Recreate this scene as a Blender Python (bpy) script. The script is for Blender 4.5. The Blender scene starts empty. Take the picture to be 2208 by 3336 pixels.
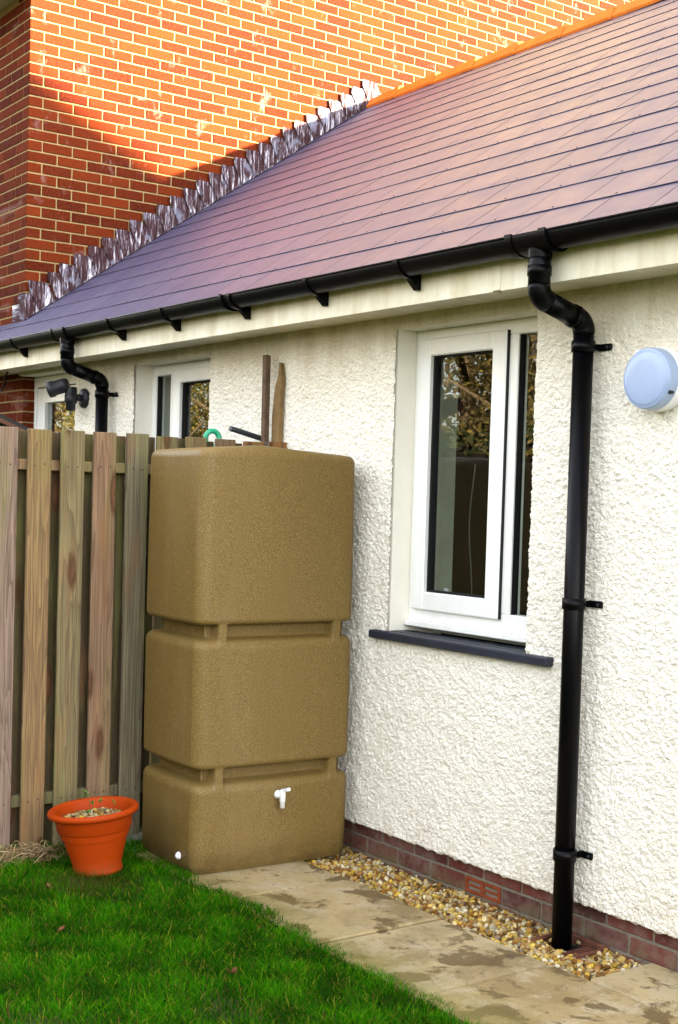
import bpy, bmesh, math, random
import numpy as np
from mathutils import Matrix, Vector

random.seed(7); np.random.seed(7)
scene = bpy.context.scene
COL = scene.collection

# ------------------------------------------------------------------ camera
CAM = np.array([0.0, -3.63, 1.603])
YAW, PITCH, ROLL = -0.9447, -0.0411, 0.0296
FPX, PPX, PPY, IW, IH = 4390.18, 1130.47, 1800.59, 2208.0, 3336.0
def cam_axes():
    ca, sa, cb, sb = math.cos(YAW), math.sin(YAW), math.cos(PITCH), math.sin(PITCH)
    f = np.array([sa*cb, ca*cb, sb]); r = np.array([ca, -sa, 0.0]); u = np.cross(r, f)
    cc, sc = math.cos(ROLL), math.sin(ROLL)
    return cc*r + sc*u, -sc*r + cc*u, f
CR, CU, CF = cam_axes()
cd = bpy.data.cameras.new('camera'); cam = bpy.data.objects.new('camera', cd); COL.objects.link(cam)
cam.matrix_world = Matrix(((CR[0], CU[0], -CF[0], CAM[0]), (CR[1], CU[1], -CF[1], CAM[1]), (CR[2], CU[2], -CF[2], CAM[2]), (0, 0, 0, 1)))
cd.sensor_fit = 'VERTICAL'; cd.sensor_height = 24.0; cd.lens = FPX/IH*24.0
cd.shift_x = (IW/2 - PPX)/IH; cd.shift_y = (PPY - IH/2)/IH
cd.clip_start = 0.05; cd.clip_end = 600
scene.camera = cam
def in_frame(p, m=0.06):
    d = np.asarray(p, float) - CAM; z = d @ CF
    if z < 0.1: return False
    u = (PPX + FPX*(d @ CR)/z)/IW; v = (PPY - FPX*(d @ CU)/z)/IH
    return -m < u < 1+m and -m < v < 1+m

# ------------------------------------------------------------------ light and exposure
SUN = Vector((1.0, 1.0, 0.51)).normalized()
world = bpy.data.worlds.new('World'); scene.world = world; world.use_nodes = True
wn = world.node_tree; wn.nodes.clear()
wo = wn.nodes.new('ShaderNodeOutputWorld'); bg = wn.nodes.new('ShaderNodeBackground'); sky = wn.nodes.new('ShaderNodeTexSky')
sky.sky_type = 'NISHITA'; sky.sun_disc = False
sky.sun_elevation = math.asin(SUN.z); sky.sun_rotation = math.atan2(SUN.x, SUN.y)
sky.air_density = 1.0; sky.dust_density = 2.5; sky.ozone_density = 1.0
# sky greyed by added, unseen cloud noise so its light is less blue
tc = wn.nodes.new('ShaderNodeTexCoord'); cn = wn.nodes.new('ShaderNodeTexNoise'); cn.inputs['Scale'].default_value = 2.2; cn.inputs['Detail'].default_value = 6
cmap = wn.nodes.new('ShaderNodeMapRange'); cmap.inputs['From Min'].default_value = 0.3; cmap.inputs['From Max'].default_value = 0.7
cmap.inputs['To Min'].default_value = 0.55; cmap.inputs['To Max'].default_value = 0.95
hs = wn.nodes.new('ShaderNodeHueSaturation'); hs.inputs['Saturation'].default_value = 0.12; hs.inputs['Value'].default_value = 1.35
mx = wn.nodes.new('ShaderNodeMix'); mx.data_type = 'RGBA'
wn.links.new(tc.outputs['Generated'], cn.inputs['Vector']); wn.links.new(cn.outputs[0], cmap.inputs['Value'])
wn.links.new(sky.outputs[0], hs.inputs['Color']); wn.links.new(cmap.outputs[0], mx.inputs[0])
wn.links.new(sky.outputs[0], mx.inputs[6]); wn.links.new(hs.outputs[0], mx.inputs[7])
wn.links.new(mx.outputs[2], bg.inputs['Color']); bg.inputs['Strength'].default_value = 0.07
wn.links.new(bg.outputs[0], wo.inputs['Surface'])
sd = bpy.data.lights.new('sun', 'SUN'); sd.energy = 5.0; sd.angle = math.radians(0.9); sd.color = (1.0, 0.80, 0.52)
so = bpy.data.objects.new('sun', sd); COL.objects.link(so); so.rotation_euler = SUN.to_track_quat('Z', 'Y').to_euler(); so.location = (5, 5, 12)
vs = scene.view_settings
vs.view_transform = 'Standard'; vs.look = 'None'; vs.gamma = 1.0; vs.exposure = 4.15; vs.use_curve_mapping = False
scene.cycles.max_bounces = 8; scene.cycles.use_denoising = True
scene.cycles.caustics_reflective = False; scene.cycles.caustics_refractive = False

# ------------------------------------------------------------------ material helpers
class NT:
    def __init__(s, name):
        s.m = bpy.data.materials.new(name); s.m.use_nodes = True; s.t = s.m.node_tree
        s.t.nodes.clear(); s.out = s.n('ShaderNodeOutputMaterial'); s.b = s.n('ShaderNodeBsdfPrincipled')
        s.l(s.b.outputs[0], s.out.inputs['Surface'])
    def n(s, typ, **kw):
        x = s.t.nodes.new(typ)
        for k, v in kw.items(): setattr(x, k, v)
        return x
    def l(s, a, b): s.t.links.new(a, b)
    def set(s, node, key, v):
        if hasattr(v, 'links') or isinstance(v, bpy.types.NodeSocket): s.l(v, node.inputs[key])
        else: node.inputs[key].default_value = v
    def coord(s, kind='Object', scale=None, offset=None, loc=(0, 0, 0)):
        if kind == 'World': o = s.n('ShaderNodeNewGeometry').outputs['Position']
        else: o = s.n('ShaderNodeTexCoord').outputs[kind]
        if offset is not None:
            a = s.n('ShaderNodeVectorMath', operation='ADD'); s.l(o, a.inputs[0]); s.l(offset, a.inputs[1]); o = a.outputs[0]
        if scale is not None or loc != (0, 0, 0):
            mp = s.n('ShaderNodeMapping'); s.l(o, mp.inputs['Vector']); mp.inputs['Scale'].default_value = scale or (1, 1, 1); mp.inputs['Location'].default_value = loc; o = mp.outputs[0]
        return o
    def noise(s, vec, scale=5, detail=4, rough=0.55, dist=0.0):
        x = s.n('ShaderNodeTexNoise'); s.l(vec, x.inputs['Vector']); x.inputs['Scale'].default_value = scale
        x.inputs['Detail'].default_value = detail; x.inputs['Roughness'].default_value = rough; x.inputs['Distortion'].default_value = dist
        return x.outputs[0]
    def voro(s, vec, scale=5, feature='F1', out='Distance'):
        x = s.n('ShaderNodeTexVoronoi', feature=feature); s.l(vec, x.inputs['Vector']); x.inputs['Scale'].default_value = scale
        return x.outputs[out]
    def ramp(s, fac, stops, interp='LINEAR'):
        x = s.n('ShaderNodeValToRGB'); s.l(fac, x.inputs[0]); e = x.color_ramp; e.interpolation = interp
        while len(e.elements) < len(stops): e.elements.new(0.5)
        for el, (p, c) in zip(e.elements, stops):
            el.position = p; el.color = (c, c, c, 1) if isinstance(c, (int, float)) else (*c, 1)
        return x.outputs[0]
    def mix(s, fac, a, b, blend='MIX'):
        x = s.n('ShaderNodeMix', data_type='RGBA', blend_type=blend)
        s.set(x, 0, fac)
        for k, v in ((6, a), (7, b)):
            if isinstance(v, tuple): x.inputs[k].default_value = (*v, 1)
            else: s.l(v, x.inputs[k])
        return x.outputs[2]
    def math(s, op, a, b=0.0, clamp=False):
        x = s.n('ShaderNodeMath', operation=op); x.use_clamp = clamp
        s.set(x, 0, a); s.set(x, 1, b); return x.outputs[0]
    def sep(s, vec):
        x = s.n('ShaderNodeSeparateXYZ'); s.l(vec, x.inputs[0]); return x.outputs
    def rnd(s): return s.n('ShaderNodeObjectInfo').outputs['Random']
    def bump(s, h, strength=0.5, dist=0.01):
        x = s.n('ShaderNodeBump'); s.l(h, x.inputs['Height']); x.inputs['Strength'].default_value = strength; x.inputs['Distance'].default_value = dist
        s.l(x.outputs[0], s.b.inputs['Normal'])
    def col(s, v):
        if isinstance(v, tuple): s.b.inputs['Base Color'].default_value = (*v, 1)
        else: s.l(v, s.b.inputs['Base Color'])
        return s
    def rough(s, v, spec=0.5):
        s.set(s.b, 'Roughness', v); s.b.inputs['Specular IOR Level'].default_value = spec
        return s

def isl_rnd(k):
    g = k.n('ShaderNodeNewGeometry').outputs['Random Per Island']
    return k.math('FRACT', k.math('ADD', g, k.math('MULTIPLY', k.rnd(), 7.31)))

def mat_brick():
    k = NT('red_brick'); r = isl_rnd(k); w = k.coord('World')
    c = k.ramp(r, [(0.0, (.042, .0052, .0028)), (.3, (.070, .0090, .0030)), (.65, (.100, .0140, .0034)), (1.0, (.130, .0200, .0042))])
    n = k.noise(w, 55, 5, .7); c = k.mix(k.ramp(n, [(.40, 0.0), (.78, .7)]), c, (.150, .032, .006))
    d = k.noise(w, 160, 3, .7); c = k.mix(k.ramp(d, [(.30, .8), (.42, 0.0)]), c, (.028, .0045, .003))
    big = k.noise(w, 1.3, 3, .6); c = k.mix(k.ramp(big, [(.45, 0.0), (.7, .4)]), c, (.085, .012, .005))
    e = k.noise(k.coord('World', (1, 5.5, 4.2)), 1.0, 5, .65, .3); eff = k.ramp(e, [(.60, 0.0), (.76, .75)])
    c = k.mix(eff, c, (.25, .16, .14))
    k.col(c).rough(.95, .08); k.bump(k.noise(w, 130, 4, .7), .35, .004)
    return k.m
def mat_plinth():
    k = NT('damp_plinth_brick'); r = isl_rnd(k); w = k.coord('World')
    c = k.ramp(r, [(0.0, (0.0480, 0.0144, 0.0120)), (.5, (0.0960, 0.0240, 0.0176)), (1.0, (0.1360, 0.0360, 0.0224))])
    n = k.noise(w, 11, 6, .75); c = k.mix(k.ramp(n, [(.42, 0.0), (.64, .8)]), c, (0.1760, 0.1120, 0.0880))
    z = k.sep(w)[2]; g = k.noise(w, 14, 4, .6)
    c = k.mix(k.math('MULTIPLY', k.ramp(g, [(.4, 0.0), (.7, .7)]), k.ramp(z, [(0.0, 1.0), (.06, 0.0)])), c, (0.1120, 0.1200, 0.0480))
    k.col(c).rough(.85, .3); k.bump(k.noise(w, 120, 4, .7), .4, .004); return k.m
def mat_mortar(name, c0, c1):
    k = NT(name); w = k.coord('World'); n = k.noise(w, 30, 5, .7)
    k.col(k.mix(k.ramp(n, [(.3, 0.0), (.7, 1.0)]), c0, c1)).rough(.95, .1); k.bump(k.noise(w, 200, 3, .7), .4, .003); return k.m
def mat_render():
    k = NT('cream_roughcast'); w = k.coord('World'); s = k.sep(w)
    n = k.noise(w, 2.2, 5, .6); c = k.mix(k.ramp(n, [(.35, 0.0), (.75, 1.0)]), (.85, .80, .69), (.88, .84, .745))
    f = k.noise(w, 60, 3, .6); c = k.mix(k.ramp(f, [(.55, 0.0), (.8, .35)]), c, (.50, .40, .24))
    # algae and dust stain hanging below the eaves
    st = k.noise(k.coord('World', (9, 1, 1.6)), 1.0, 5, .7); hz = k.ramp(s[2], [(1.0, 0.0)]) if False else None
    g = k.n('ShaderNodeMapRange'); k.l(s[2], g.inputs['Value']); g.inputs['From Min'].default_value = 1.95; g.inputs['From Max'].default_value = 2.42
    c = k.mix(k.math('MULTIPLY', g.outputs[0], k.ramp(st, [(.25, .20), (.7, .8)]), True), c, (.43, .345, .16))
    # splash dirt low on the wall
    g2 = k.n('ShaderNodeMapRange'); k.l(s[2], g2.inputs['Value']); g2.inputs['From Min'].default_value = 0.5; g2.inputs['From Max'].default_value = 0.1
    c = k.mix(k.math('MULTIPLY', g2.outputs[0], k.ramp(k.noise(w, 6, 5, .7), [(.4, 0.0), (.75, .45)]), True), c, (.46, .37, .23))
    sp = k.voro(w, 7.0); c = k.mix(k.ramp(sp, [(.02, .8), (.035, 0.0)]), c, (.13, .10, .05))
    k.col(c).rough(.93, .15)
    vv = k.voro(k.coord('World', (1, 1, 1)), 125.0); lump = k.ramp(vv, [(0.0, 1.0), (.6, 0.0)])
    hh = k.math('ADD', lump, k.math('MULTIPLY', k.noise(w, 190, 3, .7), .9)); k.bump(hh, .62, .007); return k.m
def mat_plain(name, c, rough=.5, spec=.5, var=.06, scale=6.0, metal=0.0, bump=0.0):
    k = NT(name); w = k.coord('World'); n = k.noise(w, scale, 5, .65)
    d = tuple(max(0, v*(1-var*3)) for v in c)
    k.col(k.mix(k.ramp(n, [(.4, 0.0), (.75, 1.0)]), c, d)).rough(rough, spec); k.b.inputs['Metallic'].default_value = metal
    if bump: k.bump(k.noise(w, 90, 3, .6), bump, .003)
    return k.m
def mat_upvc():
    k = NT('white_upvc'); w = k.coord('World'); n = k.noise(k.coord('World', (6, 6, 1.2)), 2.0, 5, .7)
    k.col(k.mix(k.ramp(n, [(.5, 0.0), (.8, .5)]), (.82, .82, .79), (.68, .66, .58))).rough(.28, .5); return k.m
def mat_fascia():
    k = NT('weathered_cream_board'); w = k.coord('World'); s = k.sep(w)
    n = k.noise(k.coord('World', (7, 2, 1.5)), 1.5, 5, .7)
    c = k.mix(k.ramp(n, [(.35, 0.0), (.75, .7)]), (.76, .72, .58), (.46, .38, .19))
    sp = k.voro(w, 11.0); c = k.mix(k.ramp(sp, [(.02, .7), (.035, 0.0)]), c, (.2, .16, .1))
    k.col(c).rough(.45, .4); return k.m
def mat_slate():
    k = NT('heather_slate'); r = k.rnd(); w = k.coord('World')
    c = k.ramp(r, [(0.0, (.050, .047, .094)), (.5, (.057, .052, .100)), (1.0, (.066, .058, .106))])
    n = k.noise(w, 5, 5, .65); c = k.mix(k.ramp(n, [(.4, 0.0), (.75, .5)]), c, (.068, .060, .106))
    f = k.noise(w, 180, 3, .7); c = k.mix(k.ramp(f, [(.55, 0.0), (.75, .4)]), c, (.095, .078, .11))
    sc = k.noise(k.coord('World', (2, 9, 9)), 1.2, 5, .7); c = k.mix(k.ramp(sc, [(.66, 0.0), (.74, .35)]), c, (.15, .13, .15))
    k.col(c).rough(k.ramp(n, [(.3, .44), (.7, .54)]), .22); k.bump(k.noise(w, 60, 4, .6), .06, .003); return k.m
def mat_lead():
    k = NT('stained_lead'); o = k.rnd()
    cb = k.n('ShaderNodeCombineXYZ'); k.l(k.math('MULTIPLY', o, 37.0), cb.inputs[0]); k.l(k.math('MULTIPLY', o, 19.0), cb.inputs[1])
    w = k.coord('World', None, cb.outputs[0])
    mp = k.n('ShaderNodeMapping'); k.l(w, mp.inputs['Vector']); mp.inputs['Scale'].default_value = (1, 42, 5.0)
    n = k.noise(mp.outputs[0], 1.0, 5, .75, .6)
    c = k.ramp(n, [(.36, (.018, .008, .009)), (.50, (.052, .022, .024)), (.55, (.12, .10, .13)), (.59, (.31, .30, .34)), (.65, (.70, .68, .70))])
    m2 = k.noise(w, 6, 3, .6); c = k.mix(k.ramp(m2, [(.58, 0.0), (.68, .75)]), c, (0.1760, 0.1840, 0.2480))
    k.col(c).rough(.85, .1); return k.m
def mat_terracotta_ridge():
    k = NT('orange_ridge_clay'); w = k.coord('World'); n = k.noise(w, 8, 5, .65)
    k.col(k.mix(k.ramp(n, [(.35, 0.0), (.75, 1.0)]), (.50, .135, .010), (.40, .10, .010))).rough(.8, .3); return k.m
def mat_tank():
    k = NT('speckled_tan_plastic'); o = k.coord('Object')
    f = k.noise(o, 210, 4, .85); c = k.ramp(f, [(.30, (.038, .024, .007)), (.45, (.124, .078, .0190)), (.55, (.166, .106, .027)), (.72, (.34, .225, .065))])
    du = k.noise(k.coord('Object', (5, 5, 1.1)), 1.0, 5, .7); c = k.mix(k.ramp(du, [(.48, 0.0), (.70, .22)]), c, (.24, .175, .085))
    mud = k.noise(o, 8, 5, .7); mz = k.n('ShaderNodeMapRange'); k.l(k.sep(o)[2], mz.inputs['Value']); mz.inputs['From Min'].default_value = .14; mz.inputs['From Max'].default_value = 0.0
    c = k.mix(k.math('MULTIPLY', mz.outputs[0], k.ramp(mud, [(.35, 0.0), (.7, .8)]), True), c, (.05, .035, .014))
    g = k.noise(o, 330, 2, .6); c = k.mix(k.ramp(g, [(.6, 0.0), (.72, .55)]), c, (0.1066, 0.0410, 0.0115))
    h = k.noise(o, 250, 2, .6); c = k.mix(k.ramp(h, [(.62, 0.0), (.74, .5)]), c, (0.0451, 0.0533, 0.0205))
    s = k.sep(k.coord('World'))[2]; d = k.noise(o, 5, 5, .7)
    k.col(c).rough(.52, .28); k.bump(k.noise(o, 260, 3, .6), .22, .003); return k.m
def mat_pot():
    k = NT('orange_pot_plastic'); o = k.coord('Object'); n = k.noise(o, 9, 5, .6)
    c = k.mix(k.ramp(n, [(.4, 0.0), (.75, .5)]), (.33, .036, .0012), (.27, .031, .002))
    z = k.sep(o)[2]; m = k.noise(o, 22, 4, .7)
    c = k.mix(k.math('MULTIPLY', k.ramp(z, [(0.0, 1.0), (.07, 0.0)]), k.ramp(m, [(.4, 0.0), (.7, .7)])), c, (0.0936, 0.0468, 0.0195))
    k.col(c).rough(.55, .12); return k.m
def mat_wood():
    k = NT('weathered_fence_timber'); oi = k.n('ShaderNodeObjectInfo'); r = oi.outputs['Random']
    cb = k.n('ShaderNodeCombineXYZ'); k.l(k.math('MULTIPLY', r, 11.0), cb.inputs[1]); k.l(k.math('MULTIPLY', r, 53.0), cb.inputs[2]); k.l(k.math('MULTIPLY', r, 3.0), cb.inputs[0])
    o = k.coord('Object', None, cb.outputs[0])
    def mp(sc):
        x = k.n('ShaderNodeMapping'); k.l(o, x.inputs['Vector']); x.inputs['Scale'].default_value = sc; return x.outputs[0]
    tint = oi.outputs['Color']
    big = k.noise(mp((3, 8, .5)), 1.0, 3, .5, .35)
    ring = k.math('FRACT', k.math('MULTIPLY', big, 15.0))
    gr = k.ramp(ring, [(0.0, .25), (.12, 0.0), (.75, .55), (1.0, 1.0)])
    fine = k.noise(mp((60, 170, 2.2)), 1.0, 4, .7)
    c = k.mix(k.math('MULTIPLY', gr, .62), tint, (.075, .047, .032))
    c = k.mix(k.ramp(fine, [(.40, .55), (.58, 0.0)]), c, (.07, .047, .032))
    c = k.mix(k.ramp(fine, [(.56, 0.0), (.75, .3)]), c, (.32, .24, .15))
    patch = k.noise(mp((2, 5, .7)), 1.7, 4, .6); c = k.mix(k.ramp(patch, [(.50, 0.0), (.68, .5)]), c, (.16, .16, .05))
    patch2 = k.noise(mp((2, 4, .9)), 2.6, 4, .6); c = k.mix(k.ramp(patch2, [(.56, 0.0), (.72, .5)]), c, (.22, .10, .045))
    kn = k.math('ADD', k.voro(mp((1, 8, 2.1)), 1.0), k.math('MULTIPLY', k.math('SUBTRACT', k.noise(mp((8, 30, 9)), 1.0, 3, .6), .5), .10)); c = k.mix(k.ramp(kn, [(.08, .85), (.18, .5), (.27, 0.0)]), c, (.13, .055, .025))
    c = k.mix(k.ramp(kn, [(.0, .7), (.06, 0.0), (.17, .6), (.23, 0.0)]), c, (.04, .02, .012))
    k.col(c).rough(.95, .04); k.bump(k.math('ADD', fine, k.math('MULTIPLY', ring, .3)), .35, .003); return k.m
def mat_paving():
    k = NT('stained_paving'); r = k.rnd(); w = k.coord('World')
    c = k.ramp(r, [(0.0, (.30, .218, .098)), (1.0, (.37, .285, .150))])
    n = k.noise(w, 2.6, 6, .7, .4); c = k.mix(k.ramp(n, [(.44, 0.0), (.62, .6)]), c, (.125, .080, .028))
    g = k.noise(w, 6.0, 5, .7, .3); c = k.mix(k.ramp(g, [(.50, 0.0), (.62, .75)]), c, (.37, .30, .19))
    s = k.noise(w, 5.0, 6, .62, .25); c = k.mix(k.ramp(s, [(.535, 0.0), (.575, .82)]), c, (.085, .050, .014))
    s2 = k.noise(k.coord('World', (1, 1, 1), None, (5.3, 2.1, 0)), 10, 6, .75); c = k.mix(k.ramp(s2, [(.58, 0.0), (.67, .65)]), c, (.055, .036, .014))
    s3 = k.noise(k.coord('World', (1, 1, 1), None, (1.7, 7.1, 0)), 26, 5, .75); c = k.mix(k.ramp(s3, [(.58, 0.0), (.70, .6)]), c, (.06, .042, .018))
    fr = k.noise(w, 120, 4, .7); c = k.mix(k.ramp(fr, [(.58, 0.0), (.70, .6)]), c, (.06, .045, .02))
    y = k.n('ShaderNodeMapRange'); k.l(k.sep(w)[1], y.inputs['Value']); y.inputs['From Min'].default_value = -.62; y.inputs['From Max'].default_value = -.90
    c = k.mix(k.math('MULTIPLY', y.outputs[0], k.ramp(n, [(.3, .2), (.6, .8)]), True), c, (.15, .13, .025))
    k.col(c).rough(k.ramp(s, [(.52, .85), (.60, .6)]), .3); k.bump(k.math('ADD', k.noise(w, 14, 5, .65), k.math('MULTIPLY', fr, .3)), .6, .007)
    return k.m
def mat_attr(name, rough=.7, spec=.3, sub=0.0, noise_scale=0):
    k = NT(name); a = k.n('ShaderNodeAttribute', attribute_name='Col'); c = a.outputs['Color']
    if noise_scale:
        n = k.noise(k.coord('World'), noise_scale, 4, .7); c = k.mix(k.ramp(n, [(.4, 0.0), (.8, .55)]), c, (.18, .12, .06))
    k.col(c).rough(rough, spec)
    if sub:
        tr = k.n('ShaderNodeBsdfTranslucent'); k.l(c, tr.inputs['Color']); ms = k.n('ShaderNodeMixShader'); ms.inputs[0].default_value = sub
        k.l(k.b.outputs[0], ms.inputs[1]); k.l(tr.outputs[0], ms.inputs[2]); k.l(ms.outputs[0], k.out.inputs['Surface'])
    return k.m
def mat_soil():
    k = NT('lawn_soil'); w = k.coord('World'); n = k.noise(w, 18, 5, .7)
    k.col(k.ramp(n, [(.3, (.025, .035, .010)), (.55, (.045, .055, .016)), (.8, (.075, .055, .025))])).rough(.95, .1); k.bump(n, .6, .02); return k.m
def mat_glass():
    k = NT('window_glass'); k.t.nodes.remove(k.b)
    lw_ = k.n('ShaderNodeLayerWeight'); lw_.inputs['Blend'].default_value = .5
    f2 = k.math('MULTIPLY', k.math('ADD', k.math('MULTIPLY', k.math('POWER', lw_.outputs['Facing'], 5.0), .96), .042), 1.0, True)
    t = k.n('ShaderNodeBsdfTransparent'); t.inputs['Color'].default_value = (.94, .97, .95, 1)
    g = k.n('ShaderNodeBsdfGlossy'); g.inputs['Roughness'].default_value = 0.0
    ms = k.n('ShaderNodeMixShader'); k.l(f2, ms.inputs[0]); k.l(t.outputs[0], ms.inputs[1]); k.l(g.outputs[0], ms.inputs[2]); k.l(ms.outputs[0], k.out.inputs['Surface'])
    return k.m
def mat_diffuser():
    k = NT('opal_diffuser'); w = k.coord('World'); n = k.noise(w, 40, 4, .6)
    k.col(k.mix(k.ramp(n, [(.4, 0.0), (.8, .4)]), (.30, .38, .56), (.26, .33, .49))).rough(.25, .5); return k.m

M = dict(brick=mat_brick(), plinth=mat_plinth(), mortar=mat_mortar('pale_mortar', (.22, .155, .065), (.30, .22, .105)),
    pmortar=mat_mortar('grey_plinth_mortar', (.13, .115, .085), (.23, .21, .16)), render=mat_render(),
    reveal=mat_plain('smooth_cream_reveal', (.80, .76, .66), .8, .2, .03), upvc=mat_upvc(), fascia=mat_fascia(), slate=mat_slate(), lead=mat_lead(),
    ridge=mat_terracotta_ridge(), tank=mat_tank(), pot=mat_pot(), wood=mat_wood(), paving=mat_paving(), glass=mat_glass(), diff=mat_diffuser(), soil=mat_soil(),
    black=mat_plain('black_gutter_plastic', (.0016, .0016, .0020), .34, .11, .1), seal_and_shade=mat_plain('black_rubber_and_shade', (.008, .008, .008), .6, .3),
    sill=mat_plain('slate_blue_sill', (.016, .020, .034), .5, .4, .15, 14, 0, .2), white=mat_plain('white_plastic', (.82, .82, .82), .35, .5, .02),
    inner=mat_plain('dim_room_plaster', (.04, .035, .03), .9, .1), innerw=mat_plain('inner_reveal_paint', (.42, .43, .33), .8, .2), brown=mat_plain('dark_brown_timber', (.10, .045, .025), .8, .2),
    felt=mat_plain('dark_roof_felt', (.025, .022, .02), .9, .2), nail=mat_plain('rusty_nail_head', (.03, .02, .016), .6, .4), hose=mat_plain('green_hose', (.01, .32, .16), .4, .5),
    gpipe=mat_plain('grey_pipe_plastic', (.022, .030, .032), .5, .4, .1), dgrey=mat_plain('dark_grey_metal', (.014, .014, .018), .5, .4), chrome=mat_plain('lamp_reflector', (.7, .7, .68), .12, .8, .02, 6, .9),
    stake=mat_plain('grey_brown_stake', (.13, .085, .055), .85, .1, .18, 20, 0, .4), stake2=mat_plain('yellow_brown_stake', (.22, .14, .06), .85, .1, .15, 20, 0, .4),
    airb=mat_plain('terracotta_air_brick', (.22, .05, .018), .85, .2, .12, 20, 0, .3), rust=mat_plain('rusty_iron', (.13, .045, .025), .85, .3, .2, 20, 0, .4),
    cut=mat_plain('fresh_cut_timber', (.40, .18, .06), .8, .2, .15, 30), grass=mat_attr('grass_blade', .8, .05, .35), leafm=mat_attr('leaf', .6, .3, .3), stone=mat_attr('pebble', .7, .12, 0, 60),
    straw=mat_attr('dry_straw', .8, .2, .1), bark=mat_plain('tree_bark', (.12, .09, .06), .9, .1), house2=mat_plain('neighbour_brick', (.35, .12, .07), .9, .1), bin=mat_plain('dark_green_plastic', (.008, .014, .010), .5, .4))

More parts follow.
